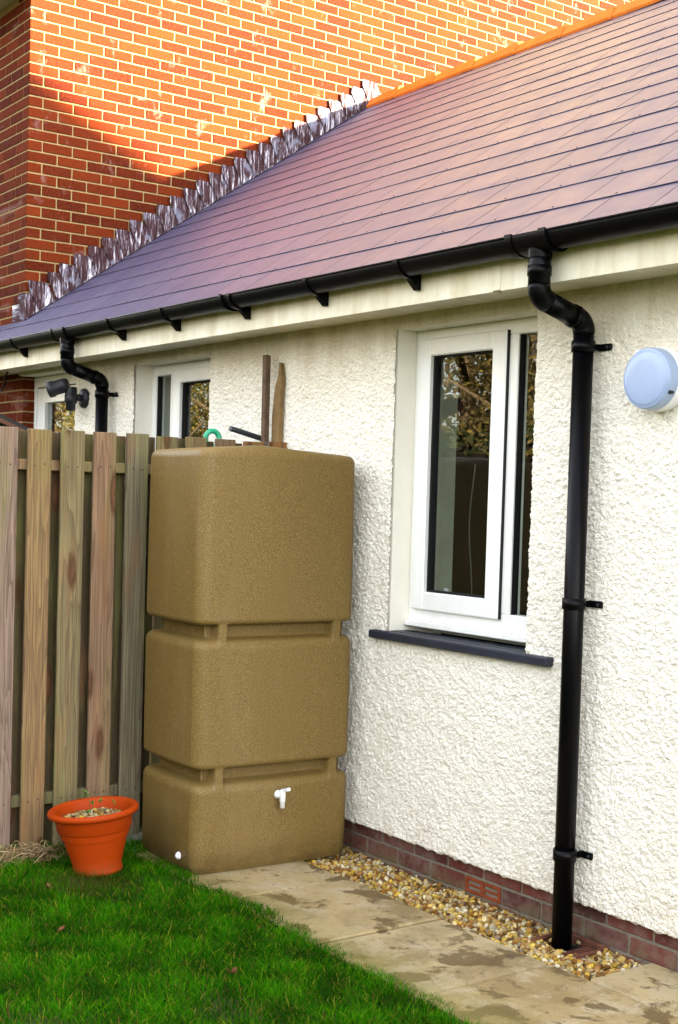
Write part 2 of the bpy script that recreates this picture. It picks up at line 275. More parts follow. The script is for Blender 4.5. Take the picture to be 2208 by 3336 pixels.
# ------------------------------------------------------------------ mesh helpers
class MB:
    def __init__(s): s.v = []; s.f = []; s.mi = []; s.sm = []
    def add(s, v, f, mi=0, sm=False):
        o = len(s.v); s.v += [tuple(p) for p in v]; s.f += [tuple(i+o for i in q) for q in f]; s.mi += [mi]*len(f); s.sm += [sm]*len(f); return s
    def box(s, a, b, mi=0):
        x0, y0, z0 = a; x1, y1, z1 = b
        return s.add([(x0,y0,z0),(x1,y0,z0),(x1,y1,z0),(x0,y1,z0),(x0,y0,z1),(x1,y0,z1),(x1,y1,z1),(x0,y1,z1)],
            [(0,3,2,1),(4,5,6,7),(0,1,5,4),(1,2,6,5),(2,3,7,6),(3,0,4,7)], mi)
    def cbox(s, a, b, c=.003, mi=0, jit=0.0):
        (x0,y0,z0), (x1,y1,z1) = a, b; V = []; idx = {}
        for i, x in ((0, x0), (1, x1)):
            for j, y in ((0, y0), (1, y1)):
                for k, z in ((0, z0), (1, z1)):
                    jx = [random.uniform(-jit, jit) for _ in range(3)] if jit else (0, 0, 0)
                    sx, sy, sz = (1 if i == 0 else -1), (1 if j == 0 else -1), (1 if k == 0 else -1)
                    for ax, off in ((0, (0, c*sy, c*sz)), (1, (c*sx, 0, c*sz)), (2, (c*sx, c*sy, 0))):
                        idx[i,j,k,ax] = len(V); V.append((x+off[0]+jx[0], y+off[1]+jx[1], z+off[2]+jx[2]))
        F = []
        for i in (0, 1): F.append([idx[i,0,0,0], idx[i,1,0,0], idx[i,1,1,0], idx[i,0,1,0]][::(1 if i else -1)])
        for j in (0, 1): F.append([idx[0,j,0,1], idx[0,j,1,1], idx[1,j,1,1], idx[1,j,0,1]][::(1 if j else -1)])
        for k in (0, 1): F.append([idx[0,0,k,2], idx[1,0,k,2], idx[1,1,k,2], idx[0,1,k,2]][::(1 if k else -1)])
        for j in (0, 1):
            for k in (0, 1): F.append([idx[0,j,k,1], idx[1,j,k,1], idx[1,j,k,2], idx[0,j,k,2]][::(1 if j == k else -1)])
        for i in (0, 1):
            for k in (0, 1): F.append([idx[i,0,k,0], idx[i,1,k,0], idx[i,1,k,2], idx[i,0,k,2]][::(-1 if i == k else 1)])
        for i in (0, 1):
            for j in (0, 1): F.append([idx[i,j,0,0], idx[i,j,1,0], idx[i,j,1,1], idx[i,j,0,1]][::(1 if i == j else -1)])
        for i in (0, 1):
            for j in (0, 1):
                for k in (0, 1): F.append([idx[i,j,k,0], idx[i,j,k,1], idx[i,j,k,2]][::(-1 if (i+j+k) % 2 == 0 else 1)])
        return s.add(V, F, mi)
    def prism(s, poly, d, mi=0):      # poly: list of 3D points, d: extrusion vector
        n = len(poly); a = [tuple(p) for p in poly]; b = [tuple(np.add(p, d)) for p in poly]
        return s.add(a+b, [tuple(range(n))[::-1], tuple(range(n, 2*n))]+[(i, (i+1) % n, n+(i+1) % n, n+i) for i in range(n)], mi)
    def tube(s, path, r, n=16, mi=0, cap=True, sm=True):
        P = [np.array(p, float) for p in path]; m = len(P); R = r if hasattr(r, '__len__') else [r]*m
        T = []
        for i in range(m):
            t = P[min(i+1, m-1)] - P[max(i-1, 0)]; T.append(t/ (np.linalg.norm(t) or 1))
        up = np.array([0, 0, 1.0]) if abs(T[0][2]) < .9 else np.array([1.0, 0, 0])
        N = np.cross(T[0], up); N /= np.linalg.norm(N); V = []
        for i in range(m):
            N = N - T[i]*(N@T[i]); N /= np.linalg.norm(N); Bn = np.cross(T[i], N)
            for j in range(n):
                a = 2*math.pi*j/n; V.append(P[i] + R[i]*(math.cos(a)*N + math.sin(a)*Bn))
        F = [(i*n+j, i*n+(j+1) % n, (i+1)*n+(j+1) % n, (i+1)*n+j) for i in range(m-1) for j in range(n)]
        s.add(V, F, mi, sm)
        if cap:
            o = len(s.v) - m*n
            s.f += [tuple(o+j for j in range(n))[::-1], tuple(o+(m-1)*n+j for j in range(n))]; s.mi += [mi, mi]; s.sm += [False, False]
        return s
    def lathe(s, prof, n=48, c=(0, 0, 0), axis=(0, 0, 1), mi=0, sm=True, cap0=False, cap1=False):
        ax = np.array(axis, float); ax /= np.linalg.norm(ax); up = np.array([0, 0, 1.0]) if abs(ax[2]) < .9 else np.array([1.0, 0, 0])
        e1 = np.cross(ax, up); e1 /= np.linalg.norm(e1); e2 = np.cross(ax, e1); c = np.array(c, float); V = []
        for r, h in prof:
            for j in range(n):
                a = 2*math.pi*j/n; V.append(c + ax*h + r*(math.cos(a)*e1 + math.sin(a)*e2))
        m = len(prof)
        F = [(i*n+j, i*n+(j+1) % n, (i+1)*n+(j+1) % n, (i+1)*n+j) for i in range(m-1) for j in range(n)]
        s.add(V, F, mi, sm); o = len(s.v) - m*n
        if cap0: s.f.append(tuple(o+j for j in range(n))[::-1]); s.mi.append(mi); s.sm.append(False)
        if cap1: s.f.append(tuple(o+(m-1)*n+j for j in range(n))); s.mi.append(mi); s.sm.append(False)
        return s
    def mesh(s, name, mats):
        me = bpy.data.meshes.new(name); me.from_pydata(s.v, [], s.f)
        for m in (mats if isinstance(mats, (list, tuple)) else [mats]): me.materials.append(m)
        me.polygons.foreach_set('material_index', s.mi); me.polygons.foreach_set('use_smooth', s.sm); me.update(); return me
    def build(s, name, mats, parent=None, loc=(0, 0, 0), fix=True):
        me = s.mesh(name, mats)
        if fix:
            bm = bmesh.new(); bm.from_mesh(me); bmesh.ops.recalc_face_normals(bm, faces=bm.faces); bm.to_mesh(me); bm.free()
        return link(name, me, parent, loc)
def link(name, me, parent=None, loc=(0, 0, 0), rot=None):
    o = bpy.data.objects.new(name, me); COL.objects.link(o); o.location = loc
    if rot is not None: o.rotation_euler = rot
    if parent is not None: o.parent = parent
    return o
def tag(o, label, cat, group=None):
    o['label'] = label; o['category'] = cat
    if group: o['group'] = group
    return o
def empty(name, loc=(0, 0, 0), parent=None):
    o = bpy.data.objects.new(name, None); o.empty_display_size = .1; return_loc = loc
    COL.objects.link(o); o.location = loc
    if parent is not None: o.parent = parent
    return o
def structure(o): o['kind'] = 'structure'; return o
def stuff(o): o['kind'] = 'stuff'; return o
def np_mesh(name, V, F, mats, cols=None, smooth=False):
    """V (n,3), F (m,k) arrays; cols per vertex (n,3)"""
    me = bpy.data.meshes.new(name); n, (m, k) = len(V), F.shape
    me.vertices.add(n); me.vertices.foreach_set('co', np.ascontiguousarray(V, np.float32).ravel())
    me.loops.add(m*k); me.loops.foreach_set('vertex_index', np.ascontiguousarray(F, np.int32).ravel())
    me.polygons.add(m); me.polygons.foreach_set('loop_start', np.arange(0, m*k, k, dtype=np.int32)); me.polygons.foreach_set('loop_total', np.full(m, k, np.int32))
    me.polygons.foreach_set('use_smooth', np.full(m, smooth, bool))
    me.materials.append(mats); me.update(calc_edges=True); me.validate()
    if cols is not None:
        ca = me.color_attributes.new('Col', 'FLOAT_COLOR', 'POINT'); c4 = np.ones((n, 4), np.float32); c4[:, :3] = cols; ca.data.foreach_set('color', c4.ravel())
    return me

# ================================================================== ground
BX = -8.963                       # sunlit face of the brick house
RZ0, RM = 2.731, 0.6965           # roof plane z = RZ0 + RM*y
def roof_z(y): return RZ0 + RM*y
g = MB(); g.add([(-200, -200, -.06), (200, -200, -.06), (200, 200, -.06), (-200, 200, -.06)], [(0, 1, 2, 3)])
structure(g.build('ground', M['soil'], fix=False))

# paving slabs, each its own piece
pav = structure(empty('paving', (0, 0, 0)))
def slab(x0, x1, y0, y1, dz=0.0):
    m = MB(); m.cbox((x0+.007, y0+.006, -.055), (x1-.007, y1-.006, 0.0+dz), .006); m.build('paving_slab', M['paving'], pav)
for i, (x0, x1) in enumerate([(-5.33, -5.13), (-5.13, -4.53), (-4.53, -3.91), (-3.91, -3.32), (-3.32, -2.72), (-2.72, -2.12), (-2.12, -1.52)]):
    slab(x0, x1, -.90, -.30, random.uniform(-.003, .003))
for x0, x1 in [(-3.15, -2.55), (-2.55, -1.95), (-1.95, -1.35)]: slab(x0, x1, -.30, .028, random.uniform(-.003, .001))
bed = MB(); bed.box((-5.8, -.93, -.058), (-1.3, .03, -.045)); structure(bed.build('gravel_bed', M['pmortar']))

# ================================================================== bungalow
bung = empty('bungalow', (-6.0, 0, 0)); BL = np.array([-6.0, 0, 0])
tag(bung, 'low cream roughcast bungalow with purple slate roof and white windows', 'house')
def bpart(mb, name, mats, parent=None):
    o = mb.build(name, mats, parent or bung)
    if parent is None: o.location = tuple(-BL)
    return o
OPEN = [(-4.69, -3.806, 1.02, 2.343), (-7.19, -6.306, 1.02, 2.343), (-8.955, -8.013, 0.0, 2.375)]
WZ0, WZ1, WX0, WX1 = .120, 2.40, -8.955, -1.9
# displaced roughcast sheet
def roughcast():
    st = .0052
    nx, nz = int((WX1-WX0)/st), int((WZ1-WZ0)/st)
    rng = np.random.default_rng(3)
    kx = np.fft.fftfreq(nx, st)[:, None]; kz = np.fft.fftfreq(nz, st)[None, :]; kk = np.sqrt(kx**2+kz**2)
    def band(f0, wd, seed):
        w = np.random.default_rng(seed).normal(size=(nx, nz)); h = np.fft.ifft2(np.fft.fft2(w)*np.exp(-((kk-f0)/wd)**2)).real; return h/h.std()
    # thrown grit: overlapping rounded lumps, the highest one wins at each spot
    h = np.zeros((nx, nz)); nb = int((WX1-WX0)*(WZ1-WZ0)/(.0078**2))
    bx, bz = rng.uniform(0, nx, nb), rng.uniform(0, nz, nb); br = rng.uniform(.0042, .0078, nb)/st; bh = rng.uniform(.35, 1.0, nb)**1.1*br*st*1.25
    el = rng.uniform(.7, 1.4, nb)
    for di in range(-2, 3):
        for dj in range(-2, 3):
            ix, iz = np.floor(bx).astype(int)+di, np.floor(bz).astype(int)+dj
            d2 = ((ix-bx)*el)**2 + ((iz-bz)/el)**2; v = bh*np.sqrt(np.clip(1-d2/br**2, 0, 1))
            ok = (ix >= 0) & (ix < nx) & (iz >= 0) & (iz < nz) & (v > 0)
            np.maximum.at(h, (ix[ok], iz[ok]), v[ok])
    H = h + .0008*band(70, 30, 2) + .0008*band(9, 8, 3)
    X = WX0 + st*np.arange(nx); Z = WZ0 + st*np.arange(nz)
    X[-1] = WX1; Z[-1] = WZ1
    xx, zz = np.meshgrid(X, Z, indexing='ij'); zz = zz.copy(); xx = xx.copy()
    zz[:, 0] += .007*band(14, 12, 8)[:, 0]*.6           # ragged lower lip
    near = np.zeros_like(H)
    for x0, x1, z0, z1 in OPEN:
        # snap the grid rows beside an opening so that its edge is straight but rough
        pass
    yy = -H - .004
    yy[:, 0] += .012
    V = np.stack([xx, yy, zz], -1).reshape(-1, 3)
    idx = np.arange(nx*nz).reshape(nx, nz)
    keep = np.ones((nx-1, nz-1), bool); xc = (X[:-1]+X[1:])/2; zc = (Z[:-1]+Z[1:])/2
    for x0, x1, z0, z1 in OPEN:
        keep &= ~((xc[:, None] > x0) & (xc[:, None] < x1) & (zc[None, :] > z0) & (zc[None, :] < z1))
    a, b, c, d = idx[:-1, :-1][keep], idx[1:, :-1][keep], idx[1:, 1:][keep], idx[:-1, 1:][keep]
    F = np.stack([a, b, c, d], 1)
    used = np.unique(F); remap = np.full(nx*nz, -1); remap[used] = np.arange(len(used))
    return np_mesh('wall', V[used], remap[F], M['render'], smooth=True)
wall = link('wall', roughcast(), bung, tuple(-BL))
# body of the wall behind the roughcast, with openings
core = MB(); YB = .30
xs = [WX0] + [v for o in sorted(OPEN) for v in o[:2]] + [WX1]
def cwall(x0, x1, z0, z1): core.box((x0, .006, z0), (x1, YB, z1))
edges = [(-8.013, -7.19), (-6.306, -4.69), (-3.806, WX1)]
for x0, x1 in edges: cwall(x0, x1, WZ0+.003, 2.397)
for x0, x1, z0, z1 in OPEN:
    if z0 > .2: cwall(x0, x1, WZ0+.003, z0-.03)
    cwall(x0, x1, z1, 2.397)
bpart(core, 'wall_core', M['reveal'])
# plinth of bricks
pl = empty('plinth', tuple(-BL), bung)
pm = MB(); pm.box((-8.9, .036, -.06), (WX1, .29, .1225)); pm.build('mortar', M['pmortar'], pl)
for row, zt in enumerate([.131, .056, -.019]):
    x = -3.715 + (.1125 if row % 2 == 0 else 0.0) - .225*9
    while x < WX1-.2:
        is_air = row == 1 and abs((x+.005) - (-4.16)) < .03
        a, b = (x+.005, .030+random.uniform(-.001, .0015), zt-.065), (x+.22, .12, min(zt, .1215))
        m = MB()
        if is_air:
            m.box((a[0]+.004, .075, a[2]+.004), (b[0]-.004, .12, b[2]-.004), 1)  # black backing stands in for the shade deep inside the slots
            m.cbox((a[0], .028, zt-.014), (b[0], .08, zt), .002); m.cbox((a[0], .028, a[2]), (b[0], .08, a[2]+.014), .002)
            for q, wq in ((0, .016), (.096, .022), (.199, .016)): m.cbox((a[0]+q, .0285, a[2]+.013), (a[0]+q+wq, .0805, zt-.013), .001)
            for c0, c1 in ((.015, .097), (.117, .200)): m.cbox((a[0]+c0, .0295, a[2]+.0275), (a[0]+c1, .08, a[2]+.0375), .001)
            o = m.build('air_brick', [M['airb'], M['seal_and_shade']], pl); o['label'] = 'orange terracotta air brick with two columns of slots'
        else:
            m.cbox(a, b, .004, 0, .0012); m.build('brick', M['plinth'], pl)
        x += .225
# eaves
e = MB(); e.box((-10.4, -.245, 2.392), (-3.80, -.225, 2.565)); e.box((-3.762, -.245, 2.392), (WX1+.2, -.225, 2.565)); e.box((-3.80, -.2475, 2.388), (-3.762, -.225, 2.562))
e.box((-10.4, -.245, 2.384), (-3.802, -.2, 2.392)); e.box((-3.760, -.245, 2.384), (WX1+.2, -.2, 2.392))
bpart(e, 'fascia', M['fascia'])
e = MB(); e.box((-10.4, -.2245, 2.398), (WX1+.2, .03, 2.410)); bpart(e, 'soffit', M['fascia'])
# windows
def window(name, x0, x1, z0, z1, flip):
    w = empty(name, tuple(-BL), bung)
    yf = .108
    def X(a, b): return (x0+a, x0+b) if not flip else (x1-b, x1-a)
    W = x1-x0; H0, H1 = z0+.02, z1+.0
    fr = MB()
    def bar(a, b, za, zb, y0=yf, y1=.17, c=.004): xa, xb = X(a, b); fr.cbox((xa, y0, za), (xb, y1, zb), c)
    bar(.0, .052, H0+.03, H1); bar(W-.052, W, H0+.03, H1); bar(.050, W-.050, H1-.062, H1-.0005); bar(.050, W-.050, H0+.030, H0+.105)
    bar(.595, .655, H0+.104, H1-.061)
    bar(.004, W-.004, H0+.004, H0+.031, yf-.028); bar(.012, W-.012, H0+.031, H0+.038, yf-.006)
    fr.build('frame', M['upvc'], w)
    gl = MB(); xa, xb = X(.655, W-.052); gl.box((xa-.001, .137, H0+.10), (xb+.001, .141, H1-.06)); gl.build('pane', M['glass'], w)
    sl = MB(); xa, xb = X(.649, .659); sl.box((xa, .118, H0+.104), (xb, .15, H1-.061))
    xa, xb = X(W-.056, W-.046); sl.box((xa, .118, H0+.104), (xb, .15, H1-.061)); 
    sash = MB(); s0, s1, q0, q1 = .033, .602, H0+.08, H1-.040
    def sb(a, b, za, zb): xa, xb = X(a, b); sash.cbox((xa, yf-.018, za), (xb, .150, zb), .006)
    sb(s0, s0+.084, q0, q1); sb(s1-.084, s1, q0, q1); sb(s0+.083, s1-.083, q1-.076, q1); sb(s0+.083, s1-.083, q0, q0+.080)
    so_ = sash.build('sash', M['upvc'], w)
    xa, xb = X(s0+.08, s0+.094); sl.box((xa, yf+.004, q0+.08), (xb, .148, q1-.076)); xa, xb = X(s1-.092, s1-.080); sl.box((xa, yf+.004, q0+.08), (xb, .148, q1-.076))
    xa, xb = X(s0+.09, s1-.09); sl.box((xa, yf+.004, q0+.078), (xb, .148, q0+.088)); sl.box((xa, yf+.004, q1-.082), (xb, .148, q1-.072))
    xa, xb = X(s1-.0005, s1+.006); sl.box((xa, yf-.012, q0+.002), (xb, yf+.01, q1-.002))  # black strip stands in for the shadow gap beside the sash
    sl.build('seal_and_shadow_gap', M['seal_and_shade'], w)
    gl = MB(); xa, xb = X(s0+.083, s1-.083); gl.box((xa, .129, q0+.079), (xb, .133, q1-.075)); gl.build('pane', M['glass'], w)
    si = MB(); si.cbox((x0-.09, -.047, z0-.036), (x1+.152, .012, z0), .006); si.box((x0+.002, .010, z0-.033), (x1-.002, .112, z0+.0015)); si.build('sill', M['sill'], w)
    # inner reveal and window board
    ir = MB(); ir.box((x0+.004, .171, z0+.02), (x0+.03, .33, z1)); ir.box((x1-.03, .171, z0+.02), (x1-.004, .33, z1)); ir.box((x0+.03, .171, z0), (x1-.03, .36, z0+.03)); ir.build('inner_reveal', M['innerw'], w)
    return w
window('window', *OPEN[0], False)
window('window', *OPEN[1], True)
tub = empty('soap_bottle', (-4.632, .275, 1.052)); tag(tub, 'small green bottle standing on the inner sill behind the glass', 'bottle')
m_ = MB(); m_.lathe([(.0005, 0), (.030, 0), (.033, .006), (.033, .085), (.026, .11), (.012, .12), (.012, .135), (.0005, .135)], 24); m_.build('body', mat_plain('green_soap', (.01, .22, .05), .35, .5), tub)
m_ = MB(); m_.lathe([(.014, .136), (.014, .155), (.0005, .157)], 16); m_.build('cap', M['white'], tub)
m_ = MB(); m_.tube([(-4.64+.016*math.sin(q*6.5+.6), .42, 1.05+q*.72) for q in np.linspace(0, 1, 24)], .003, 8); o = m_.build('pull_cord', mat_plain('grey_cord', (.16, .16, .15), .8, .2)); tag(o, 'pale wavy cord hanging inside behind the window glass', 'cord')
# glazed side door at the far end
d = empty('door', tuple(-BL), bung)
fr = MB(); fr.cbox((-9.04, .114, 0), (-8.935, .2, 2.372), .004); fr.cbox((-8.06, .114, 0), (-8.0, .2, 2.372), .004); fr.cbox((-8.934, .114, 2.30), (-8.061, .2, 2.372), .004); fr.build('frame', M['upvc'], d)
lf = MB(); lf.cbox((-8.925, .120, .05), (-8.80, .18, 2.292), .005); lf.cbox((-8.19, .120, .05), (-8.07, .18, 2.292), .005); lf.cbox((-8.799, .120, 2.19), (-8.191, .18, 2.292), .005); lf.cbox((-8.799, .120, .05), (-8.191, .18, .9), .005); lf.build('leaf', M['upvc'], d)
gl = MB(); gl.box((-8.80, .15, .9), (-8.19, .155, 2.191)); gl.build('pane', M['glass'], d)
# dim room behind the glass
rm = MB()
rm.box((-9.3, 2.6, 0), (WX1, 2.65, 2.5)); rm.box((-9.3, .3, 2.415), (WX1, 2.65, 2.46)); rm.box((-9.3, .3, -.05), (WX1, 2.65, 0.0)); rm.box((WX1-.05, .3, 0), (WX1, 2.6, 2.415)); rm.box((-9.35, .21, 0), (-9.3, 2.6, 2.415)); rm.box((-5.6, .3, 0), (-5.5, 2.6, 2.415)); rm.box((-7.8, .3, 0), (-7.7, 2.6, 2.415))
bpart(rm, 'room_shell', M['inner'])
bw = MB(); bw.box((BX+.01, 5.9, 0), (WX1, 6.1, 2.6)); bw.box((WX1, .006, 0), (WX1+.2, 6.1, 2.6)); bw.prism([(WX1, -.1, 2.6), (WX1, 2.96, 4.70), (WX1, 6.0, 2.6)], (.2, 0, 0)); bpart(bw, 'far_wall', M['render'])

# ------------------------------------------------------------------ roof
roof = empty('roof', tuple(-BL), bung)
ang = math.atan(RM); ca_, sa_ = math.cos(ang), math.sin(ang)
RY = 2.96
und = MB()
def rp(x, y, off): return (x, y - off*sa_*-1*-1, roof_z(y) + off/ca_*0 + off*ca_)
und.add([(BX+.004, -.24, roof_z(-.24)-.03), (WX1+.3, -.24, roof_z(-.24)-.03), (WX1+.3, RY, roof_z(RY)-.03), (BX+.004, RY, roof_z(RY)-.03)], [(0, 1, 2, 3)])
und.add([(BX+.004, RY, roof_z(RY)-.03), (WX1+.3, RY, roof_z(RY)-.03), (WX1+.3, 6.25, roof_z(RY)-.03-RM*3.29), (BX+.004, 6.25, roof_z(RY)-.03-RM*3.29)], [(0, 1, 2, 3)])
und.add([(-10.4, -.24, roof_z(-.24)-.03), (BX+.004, -.24, roof_z(-.24)-.03), (BX+.004, .036, roof_z(.036)-.03), (-10.4, .036, roof_z(.036)-.03)], [(0, 1, 2, 3)])
und.build('underlay', M['felt'], roof, fix=False)
GY, SW = .2006, .3205                     # course spacing in plan, slate width
L = GY/ca_
def slate_mesh(w, l):
    m = MB(); t = .0046
    # local frame: x across, y up the slope, z out of the slope; lower edge rides on the slate below
    m.cbox((.0012, 0, .0045), (w-.0012, l+.05, .0045+t), .0010)
    return m
def rivet(m, w): m.lathe([(.0045, .0088), (.0045, .0108), (.0001, .0115)], 8, (w/2, .016, 0), (0, 0, 1), 1)
cache = {}
def smesh(w, l, rv):
    key = (round(w, 4), round(l, 4), rv)
    if key not in cache:
        m = slate_mesh(w, l)
        if rv: rivet(m, w)
        me = m.mesh('slate', [M['slate'], M['felt']])
        for p_ in me.polygons:
            if p_.normal.y < -.5 or (abs(p_.normal.x) > .5): p_.material_index = 1
        bm = bmesh.new(); bm.from_mesh(me); bmesh.ops.recalc_face_normals(bm, faces=bm.faces); bm.to_mesh(me); bm.free(); cache[key] = me
    return cache[key]
tilt = math.atan2(.0046, L)
for k in range(0, 16):
    y0 = -.251 + GY*k; extra = 0.0
    if k == 0: extra = .022
    x1 = -3.395 if k % 2 == 0 else -3.229
    lo = -10.3 if k <= 0 else BX+.006
    xr = x1 + SW*math.ceil((WX1+.25-x1)/SW); l = L + (extra/ca_)
    if k == 15: l = L*.95-.05
    x = xr
    while x > lo+.01:
        xa = max(x-SW, lo); w = x - xa
        if w > .03:
            o = link('slate', smesh(w, l, w > .28), roof, (xa, y0-extra, roof_z(y0-extra) + .001 + random.uniform(0, .0008)))
            o.rotation_euler = (ang - tilt + random.uniform(-.0012, .0012), random.uniform(-.0015, .0015), random.uniform(-.0012, .0012))
        x -= SW
# a short strip of slates in front of the brick house
x = BX
while x > -10.3:
    o = link('slate', smesh(SW, .07, False), roof, (x-SW, -.251+GY, roof_z(-.251+GY)+.001)); o.rotation_euler = (ang-tilt, 0, 0); x -= SW
# rear slope sheet
rs = MB(); rs.add([(BX+.004, RY, roof_z(RY)), (WX1+.3, RY, roof_z(RY)), (WX1+.3, 6.3, roof_z(RY)-RM*3.34), (BX+.004, 6.3, roof_z(RY)-RM*3.34)], [(0, 1, 2, 3)]); rs.build('rear_slope', M['slate'], roof, fix=False)
# ridge tiles
rt = MB(); T = .016; hw = .074; pz = .046
def vee(x0, x1, up=0.0, wd=0.0):
    zt = roof_z(RY); outer = [(-hw-wd, -(hw+wd)*RM+.012+up), (-.012, pz+up), (.012, pz+up), (hw+wd, -(hw+wd)*RM+.012+up)]; inner = [(hw+wd, -(hw+wd)*RM-.006+up), (0, pz-.018+up), (-hw-wd, -(hw+wd)*RM-.006+up)]
    rt.prism([(x0, RY+a, zt+b) for a, b in outer+inner], (x1-x0, 0, 0))
TL = .457
rt2 = None
x = -7.176 - TL*4
rmesh = MB(); rt = rmesh
zt = roof_z(RY)
def ridge_tile():
    # plain angle tile, its right end stepped up over the next tile
    m = MB()
    for xa, xb, up in ((0, TL-.0, 0.0),):
        prof = [(-hw, -hw*RM+.030), (-.035, pz-.004), (0, pz+.006), (.035, pz-.004), (hw, -hw*RM+.030), (hw-.006, -hw*RM+.012), (0, pz-.014), (-hw+.006, -hw*RM+.012)]
        n = len(prof)
        V = [(xa, a, b) for a, b in prof] + [(xb, a*1.0, b+(.020 if abs(a) < .05 else .008)) for a, b in prof]
        m.add(V, [tuple(range(n))[::-1], tuple(range(n, 2*n))] + [(i, (i+1) % n, n+(i+1) % n, n+i) for i in range(n)])
    m.cbox((TL-.016, -.082, -.082*RM+.018), (TL+.004, -.064, -.082*RM+.042), .003)
    me = m.mesh('ridge_tile', [M['ridge']]); bm = bmesh.new(); bm.from_mesh(me); bmesh.ops.recalc_face_normals(bm, faces=bm.faces); bm.to_mesh(me); bm.free(); return me
rme = ridge_tile()
while x < WX1+.2:
    xx = max(x, BX+.03)
    if x + TL > BX+.1:
        o = link('ridge_tile', rme, roof, (xx, RY, zt+random.uniform(-.002, .002))); o.scale = ((x+TL-xx)/TL-.004, 1, 1)
    x += TL
# stepped lead flashing, one sheet to each brick course
i = 0
for n in range(25, -3, -1):
    zt_ = 4.909 - .075*n; y0 = .272 + (23-n)*.1077
    if n >= 24: y0 = (.187 if n == 24 else .050)
    if y0 > 2.95: break
    dy = .1077; jt = random.uniform(-.008, .008)
    ztop = zt_+.004+random.uniform(-.004, .004); 
    rz = lambda y: roof_z(y)+.006
    y1 = y0+dy+.022+jt; yb0 = y0+.085; yb1 = y0+dy+.11
    zl = max(ztop-.055, rz(y0)+.02)
    m = MB(); xo = BX+.013; xi = BX+.0035
    P = [(xo, y0, ztop), (xi, y1, ztop), (xi, yb1, max(rz(yb1), 0)), (xo-.002, yb0, rz(yb0)), (xo+.001, y0+.002, zl)]
    if rz(yb1) > ztop-.01: P[2] = (xi, y1+.02, ztop-.02)
    m.prism(P, (.0035, 0, 0)); m.build('lead_step', M['lead'], roof)
m = MB(); m.prism([(BX+.004, .028, 2.945), (BX+.004, .025, 2.76), (BX+.006, .15, 2.85), (BX+.006, .12, 2.96)], (.0022, 0, 0)); m.build('lead_step', M['lead'], roof)
m = MB(); m.prism([(-9.07, .0265, 2.955), (-8.955, .0265, 2.955), (-8.955, .0265, 2.752), (-9.05, .0265, 2.752)], (0, -.003, 0)); m.build('lead_apron', M['lead'], roof)
m = MB(); m.prism([(-9.165, .0245, 2.880), (-9.045, .0245, 2.880), (-9.04, .0245, 2.752), (-9.16, .0245, 2.752)], (0, -.003, 0)); m.build('lead_apron', M['lead'], roof)
m = MB(); m.prism([(BX+.004, .02, roof_z(.02)+.006), (BX+.004, RY, roof_z(RY)+.006), (BX+.03, RY, roof_z(RY)+.018), (BX+.03, .02, roof_z(.02)+.018)], (0, 0, .003)); m.build('lead_soaker', M['lead'], roof)

# ================================================================== brick house
bh = empty('brick_house', (BX-1, 1, 0)); tag(bh, 'tall red brick house behind, its gable wall half in sunlight', 'house'); bo = (-(BX-1), -1, 0)
wallp = MB(); wallp.box((-17, .0345, -.05), (BX-.0045, 12, 9.5)); wp = wallp.build('wall', M['mortar'], bh, bo)
sf = MB(); sf.box((-17, -.32, 5.035), (BX+.02, .03, 5.06)); sf.box((-17, -.34, 5.02), (BX+.02, -.32, 5.25)); sf.build('soffit', M['fascia'], bh, bo)
bk = []
def rowz(r): return 4.909 - .075*r
for r in range(-44, 66):
    zt_ = rowz(r) - .005; zb = zt_ - .065; zc = (zt_+zb)/2
    half = r % 2 == 0
    # gable face, bricks along y
    y = .03
    first = True
    while y < 8.0:
        ln = .1025 if (first and half) else .215
        if zb > 9.4: break
        if y < .12 or zc > roof_z(min(y+ln, 2.9))-.12:
            c = (BX, y+ln/2, zc)
            lowd = zc < 2.45
            if (not lowd or y < .04) and (in_frame(c, .04)):
                # the corner brick shows on both faces
                bx0 = BX-(.215 if first and half else .1025)
                bk.append((np.linalg.norm(np.array(c)-CAM), (bx0, y, zb), (BX+random.uniform(-.001, .001), y+ln, zt_)))
        y += ln+.010; first = False
    # front face, bricks along x
    x = BX - (.215 if half else .1025) - .010
    while x > -10.6:
        ln = .215; c = (x-ln/2, .03, zc)
        if zc < 5.02 and in_frame(c, .04) and (zc < 2.42 or zc > 2.70):
            bk.append((np.linalg.norm(np.array(c)-CAM)+.3, (x-ln, .03+random.uniform(-.001, .001), zb), (x, .13, zt_)))
        x -= ln+.010
bk.sort(key=lambda t: t[0])
bcache = {}
for _, a, b in bk[:300]:
    dims = tuple(round(q-p, 3) for p, q in zip(a, b)); key = (round(dims[0], 2), round(dims[1], 2))
    if key not in bcache:
        m = MB(); m.cbox((0, 0, 0), dims, .0035); bcache[key] = m.mesh('brick', M['brick'])
    link('brick', bcache[key], wp, a)
rest = MB()
for _, a, b in bk[300:]: rest.cbox(a, b, .0035)
if rest.v: stuff(rest.build('brickwork', M['brick'], wp, fix=False))

